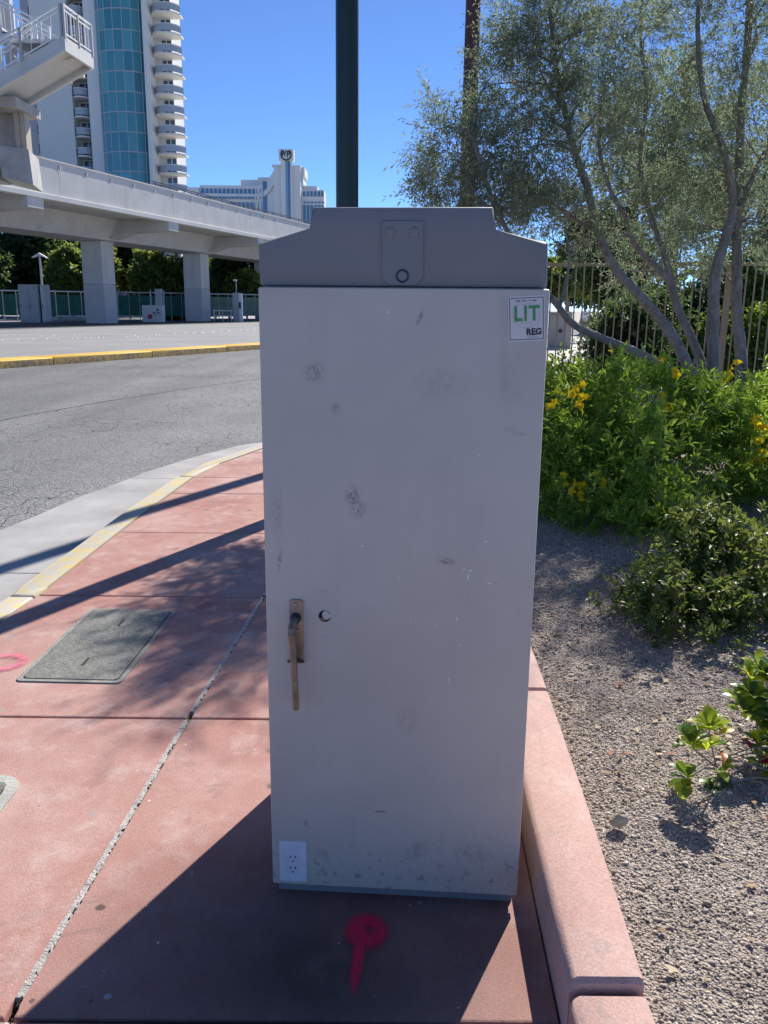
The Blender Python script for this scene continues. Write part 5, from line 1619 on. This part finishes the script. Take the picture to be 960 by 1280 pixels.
# upper flight doubling back behind, rising to the left
c0 = A_ + dy + Vector((-1.6, 0.25, 0.0))
c1 = c0 + Vector((-8.0, 0, 8.0 * sl))
railing(c0, c1, 6, True)
railing(c0 + Vector((0, 2.1, 0)), c1 + Vector((0, 2.1, 0)), 6, True)
MB().prism([sp_(p_) for p_ in (c0, c1, c1 + Vector((0, 0, -0.4)), c0 + Vector((0, 0, -0.4)))], (0, 0.1, 0)).build('stringer', M['stair_conc'], st)
MB().prism([sp_(p_ + Vector((0, 2.1, 0))) for p_ in (c0, c1, c1 + Vector((0, 0, -0.4)), c0 + Vector((0, 0, -0.4)))], (0, 0.1, 0)).build('stringer', M['stair_conc'], st)
for k in range(26):
    o_ = link('step', tread, None, st)
    o_.location = sp_(c0 + Vector((-(k + 0.5) * run_, 1.1, (k + 0.5) * run_ * sl)))
MB().prism([sp_(p_) for p_ in (c0 + Vector((0.9, -0.2, -0.16)), c0 + Vector((-0.6, -0.2, -0.16)), c0 + Vector((-0.6, 2.3, -0.16)), c0 + Vector((0.5, 2.3, -0.16)))], (0, 0, 0.14)).build('landing', M['stair_conc'], st)
# tall grey mast and the support: slab, tan columns, concrete block on a pier out of frame
m_ = at(9, 12, 36.5)
MB().box2(sp_(Vector((m_.x - 0.17, 36.33, at(9, 120, 36.5).z))), sp_(Vector((m_.x + 0.17, 36.67, m_.z + 3)))).build('mast', M['box_grey'], st)
q0, q1 = at(-60, 128, 34.6), at(30, 137, 34.6)
MB().box2(sp_(Vector((q0.x - 3, 33.9, q1.z - 0.05))), sp_(Vector((q1.x, 36.2, q1.z + 0.30)))).build('support_slab', M['block_conc'], st)
zb_, zt_ = at(20, 196, 34.6).z, q1.z - 0.05
for px in (24.5, 31):
    c_ = at(px, 160, 35.0)
    MB().box2(sp_(Vector((c_.x - 0.12, 34.8, zb_ - 0.4))), sp_(Vector((c_.x + 0.10, 35.3, zt_)))).build('column', M['col_tan'], st)
c_ = at(14, 160, 35.2)
MB().box2(sp_(Vector((c_.x - 3.2, 35.2, zb_ - 0.2))), sp_(Vector((c_.x + 0.18, 35.5, zt_)))).build('back_wall', M['block_conc'], st)
c0_, c1_ = at(3, 232, 34.2), at(40, 188, 34.2)
bk = MB()
bk.prism([sp_(Vector(v_)) for v_ in ((c0_.x + 0.12, 34.0, c0_.z + 0.28), (c1_.x + 0.02, 34.0, c0_.z + 0.02), (c1_.x - 0.05, 34.0, c1_.z), (c0_.x - 0.02, 34.0, c1_.z + 0.15))], (-0.5, 2.2, 0.0))
bk.build('support_block', M['block_conc'], st)
MB().box2(sp_(Vector((c0_.x - 3.8, 34.6, c0_.z + 0.30))), sp_(Vector((c0_.x - 0.42, 36.3, c1_.z - 0.1)))).build('support_beam', M['block_conc'], st)
MB().box2(sp_(Vector((c0_.x - 3.6, 34.7, -0.12))), sp_(Vector((c0_.x - 2.2, 36.1, c0_.z + 0.29)))).build('support_pier', M['block_conc'], st)
b_ = lowA
MB().box2(sp_(Vector((b_.x - 0.3, b_.y + 0.2, -0.12))), sp_(Vector((b_.x + 0.3, b_.y + 2.0, b_.z - 0.4)))).build('stair_pier', M['block_conc'], st)
c1b = c1
MB().box2(sp_(Vector((c1b.x - 0.3, c1b.y + 0.2, -0.12))), sp_(Vector((c1b.x + 0.3, c1b.y + 2.0, c1b.z - 0.41)))).build('stair_pier', M['block_conc'], st)

# ================================================================== CONDOMINIUM TOWER
YT = 135.0
def tx(px): return at(px, 150, YT).x
zr = at(205, 144, YT).z
fh = at(205, 119, YT).z - zr
tw = empty('apartment_tower', (tx(140), YT + 8, -0.3))
tag(tw, 'tall white apartment tower with curved teal glass bay and stacked balconies', 'building')
to = Vector(tw.location)
def tbox(name, xa, xb, ya, yb, za, zb, m, parent=tw, bevel=0.0):
    return MB().box2(Vector((xa, ya, za)) - to, Vector((xb, yb, zb)) - to, bevel=bevel).build(name, m, parent)
ZT = 64.0
tbox('recessed_wall', tx(20), tx(46), YT + 5, YT + 9, -0.3, ZT, M['box_grey'])
tbox('wall', tx(45.5), tx(91), YT + 0.5, YT + 9, -0.3, ZT, M['tower'])
tbox('wall_recess', tx(90.8), tx(113), YT + 3.0, YT + 9, -0.3, ZT, M['tower'])
tbox('fin', tx(112), tx(127), YT + 0.2, YT + 9, -0.3, ZT, M['tower_trim'])
tbox('bay_core', tx(126.8), tx(189), YT + 1.2, YT + 9, -0.3, ZT, M['tower'])
tbox('fin', tx(188.6), tx(193), YT - 2.2, YT + 9, -0.3, ZT, M['tower_trim'])
tbox('balcony_wall', tx(192.8), tx(214), YT + 2.4, YT + 8.5, -0.3, ZT, M['tower'])
kmin, kmax = -6, 7
# curved glass bay: panes per floor between spandrel bands
xl, xr = tx(126.5), tx(188.8)
cxm, hw = (xl + xr) / 2, (xr - xl) / 2
def bay_y(x):                                 # bulging plan
    f = (x - cxm) / hw
    return YT - 2.4 * (1 - f * f) ** 0.5 + 0.6 if abs(f) < 1 else YT + 0.6
NP_ = 7
xs_ = [cxm - hw * math.cos(math.pi * (0.12 + 0.76 * i / NP_)) * 1.05 for i in range(NP_ + 1)]
xs_ = [max(min(x_, xr - 0.02), xl + 0.02) for x_ in xs_]
for kf in range(kmin, kmax + 1):
    z0, z1 = zr + kf * fh, zr + (kf + 1) * fh
    for i in range(NP_):
        a, b = Vector((xs_[i], bay_y(xs_[i]), 0)), Vector((xs_[i + 1], bay_y(xs_[i + 1]), 0))
        d_ = (b - a).normalized() * 0.03
        P = [a + d_ + Vector((0, 0, z0 + 0.16)), b - d_ + Vector((0, 0, z0 + 0.16)), b - d_ + Vector((0, 0, z1 - 0.02)), a + d_ + Vector((0, 0, z1 - 0.02))]
        MB().prism([p_ - to for p_ in P], (0, 0.12, 0)).build('pane', M['tglass'], tw)
    P = [Vector((x_, bay_y(x_) - 0.08, z0 - 0.02)) for x_ in xs_] + [Vector((xs_[-1], YT + 1.3, z0 - 0.02)), Vector((xs_[0], YT + 1.3, z0 - 0.02))]
    MB().prism([p_ - to for p_ in P], (0, 0, 0.17)).build('bay_band', M['rail_glass'], tw)
for x_ in xs_:
    tbox('mullion', x_ - 0.05, x_ + 0.05, bay_y(x_) - 0.05, bay_y(x_) + 0.25, zr + kmin * fh, zr + (kmax + 1) * fh, M['rail_glass'])
def balcony(xa, xb, yf, z, depth, corner, rails=True):
    """curved slab with a railing of glass"""
    n = 8
    P = []
    for i in range(n + 1):
        f = i / n
        x_ = xa + (xb - xa) * f
        y_ = yf - depth * (1 - (abs(2 * f - 1)) ** 3.0 * corner)
        P.append((x_, y_))
    poly = [Vector((x_, y_, z - 0.02)) for x_, y_ in P] + [Vector((xb, yf + 0.3, z - 0.02)), Vector((xa, yf + 0.3, z - 0.02))]
    sl_ = MB().prism([p_ - to for p_ in poly], (0, 0, 0.20)).build('balcony', M['tower_trim'], tw)
    mb = MB()
    for (xa_, ya_), (xb_, yb_) in zip(P, P[1:]):
        mb.prism([Vector(v_) - to for v_ in ((xa_, ya_ + 0.08, z + 0.36), (xb_, yb_ + 0.08, z + 0.36), (xb_, yb_ + 0.08, z + 1.20), (xa_, ya_ + 0.08, z + 1.20))], (0, 0.03, 0))
    mb.build('balustrade', M['rail_glass'], sl_)
    mb = MB()
    for (xa_, ya_), (xb_, yb_) in zip(P, P[1:]):
        mb.bar(Vector((xa_, ya_ + 0.09, z + 1.26)) - to, Vector((xb_, yb_ + 0.09, z + 1.26)) - to, 0.08, 0.08)
    mb.build('handrail', M['white_metal'], sl_)
for kf in range(kmin, kmax + 1):
    z = zr + kf * fh
    balcony(tx(193.2), tx(229), YT + 2.4, z, 3.2, 0.55)
    wd = tbox('window', tx(202), tx(213.4), YT + 2.3, YT + 2.42, z + 0.3, z + 2.5, M['dark_glass'])
    tbox('window_post', tx(207.8) - 0.05, tx(207.8) + 0.05, YT + 2.22, YT + 2.31, z + 0.3, z + 2.5, M['tower_trim'], wd)
    balcony(tx(90.5), tx(111.5), YT + 3.0, z - 0.4, 3.3, 0.45)
    wd = tbox('window', tx(94), tx(109), YT + 2.9, YT + 3.02, z, z + 2.1, M['dark_glass'])
    tbox('window_post', tx(101) - 0.05, tx(101) + 0.05, YT + 2.82, YT + 2.91, z, z + 2.1, M['tower_trim'], wd)
    wd = tbox('window', tx(39), tx(44), YT + 4.9, YT + 5.02, z + 0.8, z + 2.2, M['dark_glass'])
    wd = tbox('window', tx(30), tx(34), YT + 4.9, YT + 5.02, z + 0.8, z + 2.2, M['dark_glass'])
tbox('roof', tx(20) - 0.3, tx(214) + 0.3, YT + 0.2, YT + 9.3, ZT + 0.002, ZT + 1.0, M['tower_trim'])

# ================================================================== FAR HOTEL
YH = 480.0
def hx_(px): return at(px, 240, YH).x
def hz_(py): return at(330, py, YH).z
ht = empty('hotel', (hx_(330), YH + 15, -0.3))
tag(ht, 'distant white hotel with curved window rows and a signboard on top', 'building')
ho = Vector(ht.location)
def hbox(name, xa, xb, ya, yb, za, zb, m, parent=ht):
    return MB().box2(Vector((xa, ya, za)) - ho, Vector((xb, yb, zb)) - ho).build(name, m, parent)
# central pylon with blue stripes
hbox('pylon', hx_(344), hx_(376.5), YH - 4, YH + 20, -0.3, hz_(209.5), M['hotel'])
hbox('pylon_shaft', hx_(353), hx_(367), YH - 6, YH - 3.9, -0.3, hz_(203), M['hotel'])
hbox('stripe', hx_(359), hx_(361.5), YH - 6.3, YH - 5.95, -0.3, hz_(203.5), M['hotel_stripe'])
hbox('stripe', hx_(362), hx_(364.5), YH - 6.3, YH - 5.95, -0.3, hz_(203.5), M['hotel_glass'])
hbox('pylon_cap', hx_(342), hx_(353), YH - 5, YH + 20, hz_(209.4), hz_(207.4), M['hotel'])
hbox('pylon_cap', hx_(367), hx_(377), YH - 5, YH + 20, hz_(210), hz_(208), M['hotel'])
hbox('pylon_wing', hx_(376.6), hx_(381), YH, YH + 18, hz_(219), hz_(208.5), M['hotel'])
hbox('pylon_wing', hx_(376.6), hx_(379), YH, YH + 18, hz_(228), hz_(219), M['hotel'])
sgn = hbox('signboard', hx_(351), hx_(369.3), YH - 7, YH - 2, hz_(203), hz_(189), M['hotel'])
scx_, scz_ = (hx_(351) + hx_(369.3)) / 2, (hz_(203) + hz_(189)) / 2
mb = MB()
rad = (hx_(369.3) - hx_(351)) * 0.335
pts = [Vector((scx_ + rad * math.cos(R(a)), YH - 7.2, scz_ + rad * math.sin(R(a)))) - ho for a in range(130, 411, 14)]
for a, b in zip(pts, pts[1:]):
    mb.bar(a, b, 0.6, 0.6)
mb.build('emblem_ring', M['ink_black'], sgn)
text_mesh('W', 3.9, M['ink_black'], 'emblem_letter', sgn, Vector((scx_ - 1.25, YH - 7.15, scz_ + 0.45)) - ho, bold=0.12, sx=0.62, extrude=0.1)
text_mesh('P', 4.3, M['ink_black'], 'emblem_letter', sgn, Vector((scx_ + 1.15, YH - 7.15, scz_ + 0.1)) - ho, bold=0.12, sx=0.8, extrude=0.1)
# left wing: straight rows that sweep up to the pylon
def hcurve(px):                               # roof line sweep
    return 0.0 if px < 322 else ((px - 322) / 20.0) ** 2 * 14.0
def ysweep(px):
    return YH + 8 - max(0, (px - 315)) * 0.35
prev = None
seg_px = [246, 258, 270, 282, 294, 306, 315, 322, 328, 334, 339, 344]
for a, b in zip(seg_px, seg_px[1:]):
    up0, up1 = hcurve(a), hcurve(b)
    P = [Vector((hx_(a), ysweep(a), -0.3)), Vector((hx_(b) - 0.01, ysweep(b), -0.3)), Vector((hx_(b) - 0.01, ysweep(b), hz_(229.5 - up1))), Vector((hx_(a), ysweep(a), hz_(229.5 - up0)))]
    MB().prism([p_ - ho for p_ in P], (0, 16, 0)).build('wing_wall', M['hotel'], ht)
    P = [Vector((hx_(a), ysweep(a) - 1.6, hz_(247.5 - up0))), Vector((hx_(b) - 0.01, ysweep(b) - 1.6, hz_(247.5 - up1))), Vector((hx_(b) - 0.01, ysweep(b) - 1.6, hz_(240.5 - up1))), Vector((hx_(a), ysweep(a) - 1.6, hz_(240.5 - up0)))]
    MB().prism([p_ - ho for p_ in P], (0, 1.59, 0)).build('wing_ledge', M['hotel'], ht)
hbox('penthouse', hx_(296), hx_(322), YH + 14, YH + 24, hz_(232), hz_(220), M['hotel'])
hbox('penthouse', hx_(318), hx_(336), YH + 13, YH + 22, hz_(232), hz_(217), M['hotel'])
px = 248.0
while px < 324:
    zo = hcurve(px)
    hbox('window', hx_(px), hx_(px + 3.6), ysweep(px) - 0.35, ysweep(px) + 0.05, hz_(239.8 - zo), hz_(233.8 - zo), M['hotel_glass'])
    hbox('window', hx_(px), hx_(px + 4.6), ysweep(px) - 1.95, ysweep(px) - 1.55, hz_(247.0 - zo), hz_(244.4 - zo), M['hotel_glass'])
    px += 5.4
px = 246.0
while px < 326:
    hbox('window', hx_(px), hx_(px + 3.8), ysweep(px) - 0.35, ysweep(px) + 0.05, hz_(278), hz_(251.0 - hcurve(px)), M['hotel_glass'])
    px += 5.3
hbox('glass_wall', hx_(328), hx_(343.5), ysweep(330) - 1.2, ysweep(330) + 0.05, hz_(284), hz_(226), M['hotel_glass'])
# low wing far left and right wing
hbox('low_wing', hx_(232), hx_(246), YH + 6, YH + 20, -0.3, hz_(233), M['hotel'])
for k in range(3):
    hbox('window', hx_(236 + k * 3.4), hx_(238.4 + k * 3.4), YH + 5.7, YH + 6.02, hz_(247.5), hz_(244), M['hotel_glass'])
hbox('right_wing', hx_(376.6), hx_(404.5), YH + 2, YH + 18, -0.3, hz_(236), M['hotel'])
hbox('right_wing_top', hx_(378), hx_(396), YH + 4, YH + 16, hz_(236.1), hz_(230.5), M['hotel'])
for k in range(6):
    hbox('window', hx_(378.3 + k * 4.6), hx_(381.3 + k * 4.6), YH + 1.6, YH + 2.05, hz_(244.5), hz_(238), M['hotel_glass'])
    hbox('window', hx_(378.3 + k * 4.6), hx_(381.6 + k * 4.6), YH + 1.6, YH + 2.05, hz_(280), hz_(255.5), M['hotel_glass'])
    hbox('window', hx_(379 + k * 4.6), hx_(382 + k * 4.6), YH + 1.6, YH + 2.05, hz_(253), hz_(251), M['hotel_glass'])

# ================================================================== UNDER THE OVERPASS
YF = 97.0
def screen_fence(pxa, pxb, ya, yb, top, m, label, bays, toprail='white_metal'):
    a, b = ground(pxa, 400, -0.1), None
    A2 = at(pxa, 385, ya); B2 = at(pxb, 385, yb)
    A2.z = B2.z = 0
    d_ = B2 - A2
    e = empty('screened_fence', (A2.x, A2.y, -0.1), math.atan2(d_.y, d_.x))
    tag(e, label, 'fence')
    L_ = d_.length
    for k in range(bays):
        x0_, x1_ = L_ * k / bays + 0.05, L_ * (k + 1) / bays - 0.05
        MB().box2((x0_, -0.02, 0.45 + random.uniform(0, 0.15)), (x1_, 0.02, top - 0.35)).build('screen_panel', m, e)
        MB().cyl((x0_ - 0.05, 0.05, 0), (x0_ - 0.05, 0.05, top), 0.045, n=8).build('post', M['galv'], e)
    MB().bar((0, 0.0, top), (L_, 0.0, top), 0.10, 0.12).build('top_rail', M[toprail], e)
    return e
screen_fence(-30, 118, 92, 97, 3.15, M['screen_green'], 'green screened fence with white top rail behind the grey equipment cabinets', 9)
screen_fence(148, 240, 100, 104, 3.2, M['screen_green'], 'dark green screened fence between the two piers', 7, 'galv')
screen_fence(262, 330, 106, 110, 3.2, M['screen_pale'], 'pale green screened fence behind the gate pedestal', 6, 'galv')
# pair of grey equipment cabinets
for pa, pb, dpt, lab in ((20, 47, 2.0, 'large grey two door equipment cabinet under the overpass'), (47.5, 55, 2.0, 'narrow pale grey equipment cabinet beside the large one under the overpass')):
    g0, g1 = at(pa + 4, 380, 84), at(pb + 2, 380, 84)
    e = empty('equipment_cabinet', ((g0.x + g1.x) / 2, 84, -0.1))
    tag(e, lab, 'equipment cabinet')
    w_ = g1.x - g0.x
    hz2 = at(40, 355.5, 84).z + 0.1
    MB().box2((-w_ / 2 + 0.01, 0, 0.15), (w_ / 2 - 0.01, 1.4, hz2), bevel=0.03).build('body', M['box_grey'] if pa == 20 else M['box_white'], e)
    MB().box2((-w_ / 2 - 0.05 + 0.08, -0.1, 0), (w_ / 2 - 0.03, 1.5, 0.149)).build('base', M['block_conc'], e)
    nd = 2 if pa == 20 else 1
    for k in range(nd):
        xa_ = -w_ / 2 + 0.06 + k * (w_ - 0.06) / nd
        dr = MB().box2((xa_, -0.03, 0.25), (xa_ + (w_ - 0.06) / nd - 0.08, -0.001, hz2 - 0.1)).build('door', M['box_grey'] if pa == 20 else M['box_white'], e)
        MB().box2((xa_ + 0.06, -0.06, 1.4), (xa_ + 0.11, -0.031, 1.7)).build('handle', M['dark_metal'], dr)
e = empty('bollard', tuple(ground(33.5, 402.0, -0.1)))
tag(e, 'yellow steel bollard standing in front of the grey equipment cabinet', 'bollard')
MB().cyl((0, 0, 0), (0, 0, 1.15), 0.11, n=12).build('post', M['bollard'], e, smooth=40)
MB().cyl((0, 0, 1.15), (0, 0, 1.22), 0.11, 0.05, n=12).build('cap', M['bollard'], e, smooth=40)
# twin-headed white street lamp
q = at(56, 398, 94); q.z = -0.1
e = empty('street_lamp', tuple(q))
tag(e, 'slim white street lamp with two drooping heads beyond the fence', 'street lamp')
zt2 = at(52, 318, 94).z + 0.1
MB().cyl((0, 0, 0), (0, 0, zt2), 0.13, 0.09, n=10).build('pole', M['white_metal'], e, smooth=40)
for s_ in (-1, 1):
    MB().prism([(0, -0.25, zt2 + 0.15), (s_ * 0.75, -0.28, zt2 - 0.28), (s_ * 0.75, -0.28, zt2 - 0.38), (0, -0.25, zt2 - 0.12)], (0, 0.5, 0)).build('lamp_head', M['white_metal'], e)
# white sign box with red and dark notices
g0, g1 = at(177.5, 390, 92), at(203, 390, 92)
e = empty('sign_box', ((g0.x + g1.x) / 2, 92, -0.1))
tag(e, 'white box with red and dark notices standing between the piers', 'sign box')
w_ = g1.x - g0.x
zt3 = at(190, 381.5, 92).z + 0.1
MB().box2((-w_ / 2, 0, 0), (w_ / 2, 1.0, zt3), bevel=0.03).build('body', M['box_white'], e)
MB().box2((-w_ * 0.22, -0.03, 0.35), (-w_ * 0.02, -0.001, 0.8), ).build('red_notice', M['sign_red'], e)
rr3 = random.Random(9)
for k in range(7):
    x_ = rr3.uniform(0.02, 0.36) * w_; z_ = rr3.uniform(0.5, zt3 - 0.35)
    MB().box2((x_, -0.02 - k * 0.003, z_), (x_ + rr3.uniform(0.12, 0.3), -0.001, z_ + rr3.uniform(0.1, 0.25))).build('notice', M['ink_black'] if k % 2 else M['box_grey'], e)
MB().box2((-0.2 + 0.3, 1.02, 0), (0.5 + 0.3, 1.5, zt3 + 1.7)).build('mast_box', M['box_grey'], e)
MB().cyl((-0.4, 1.2, 0), (-0.4, 1.2, zt3 + 1.6), 0.06, n=8).build('pipe', M['galv'], e)
MB().cyl((1.0, 1.2, 0), (1.0, 1.2, zt3 + 1.6), 0.06, n=8).build('pipe', M['galv'], e)
# gate pedestal with a small lamp
g0, g1 = at(291, 390, 100), at(302.5, 390, 100)
e = empty('gate_pedestal', ((g0.x + g1.x) / 2, 100, -0.1))
tag(e, 'pale gate pedestal with a small white lamp on top under the overpass', 'pedestal')
w_ = g1.x - g0.x
zt4 = at(297, 366, 100).z + 0.1
MB().box2((-w_ / 2, 0, 0), (w_ * 0.18, 0.8, zt4), bevel=0.02).build('body', M['box_grey'], e)
MB().box2((w_ * 0.185, 0.02, 0), (w_ / 2, 0.8, zt4 - 0.05), bevel=0.02).build('side_panel', M['white_metal'], e)
MB().box2((w_ * 0.2, -0.06, 1.5), (w_ * 0.4, 0.019, 2.2)).build('keypad', M['dark_metal'], e)
MB().cyl((-w_ * 0.1, 0.3, zt4), (-w_ * 0.1, 0.3, zt4 + 1.3), 0.06, n=8).build('lamp_stem', M['galv'], e)
MB().box((-w_ * 0.16, 0.1, zt4 + 1.4), (0.4, 0.5, 0.22), bevel=0.06).build('lamp_head', M['white_metal'], e)
# low white barrier and a parked trailer wheel right of the second pier
g0, g1 = at(266, 390, 102), at(290, 390, 102)
e = empty('barrier_rail', ((g0.x + g1.x) / 2, 102, -0.1))
tag(e, 'low white two bar barrier beside the second pier', 'barrier')
w_ = g1.x - g0.x
for z_ in (0.55, 1.15):
    MB().box2((-w_ / 2, 0, z_), (w_ / 2, 0.08, z_ + 0.16)).build('bar', M['white_metal'], e)
for s_ in (-1, 0, 1):
    MB().box2((s_ * w_ * 0.45 - 0.05, 0.081, 0), (s_ * w_ * 0.45 + 0.05, 0.16, 1.35)).build('post', M['white_metal'], e)
# rubble rocks at the foot of the green fence
for i, (px, sz) in enumerate(((62, 0.5), (70, 0.7), (80, 0.6), (90, 0.8), (99, 0.55), (108, 0.7), (114, 0.6))):
    c = at(px, 396, 90)
    o_ = rock('boulder', (c.x, 90, -0.1 + sz * 0.35), (sz * 1.1, sz * 0.7, sz * 0.55), M['block_conc'], 60 + i)
    tag(o_, 'grey boulder in the row at the foot of the green screened fence', 'boulder', 'boulders along the green fence')
# trees
def ftree(px, py, Y, rpx, rpy, ry, mat, seed, label, per=260, L=0.5, W=0.28, name='tree'):
    return bush(name, label, 'tree', px, py, Y, rpx, rpy, ry, per, L, W, M[mat], seed, zb=-0.2, sub=9, trunk=True, m=8, tl=(0.5, 1.4))
ftree(20, 330, 112, 55, 45, 4, 'leaf_dark', 71, 'tall dark tree behind the equipment cabinets', 420, 0.6, 0.32)
ftree(88, 345, 106, 26, 32, 2.5, 'leaf_far', 72, 'mid green rounded tree between the street lamp and the near pier')
ftree(60, 320, 118, 45, 38, 4, 'leaf_dark', 73, 'dark tree behind the street lamp', 380, 0.6, 0.32)
ftree(118, 340, 112, 25, 36, 3, 'leaf_far', 74, 'green tree partly hidden by the near pier')
ftree(160, 335, 118, 26, 40, 3, 'leaf_dark', 75, 'dark tree between the near pier and the white sign box', 320)
ftree(188, 352, 110, 30, 28, 3, 'leaf_far', 76, 'sunlit olive green tree above the white sign box', 320)
ftree(225, 358, 112, 26, 34, 3, 'leaf_far', 77, 'dense green tree between the white sign box and the second pier', 320)
ftree(218, 395, 108, 22, 16, 2, 'leaf_dark', 78, 'low dark bush at the foot of the second pier', 240)
ftree(285, 345, 122, 22, 26, 3, 'leaf_dark', 79, 'dark tree above the pale screened fence', 300)
ftree(308, 362, 116, 20, 18, 2.5, 'leaf_far', 80, 'yellow green tree beside the gate pedestal', 260)
ftree(268, 350, 128, 14, 24, 3, 'leaf_far', 81, 'small green tree behind the low white barrier', 240)
ftree(328, 345, 125, 20, 26, 3, 'leaf_dark', 82, 'dark tree partly hidden by the cabinet edge', 240)
ftree(-25, 345, 105, 40, 40, 3, 'leaf_dark', 83, 'dark tree beside the tall dark one behind the green screened fence', 300)
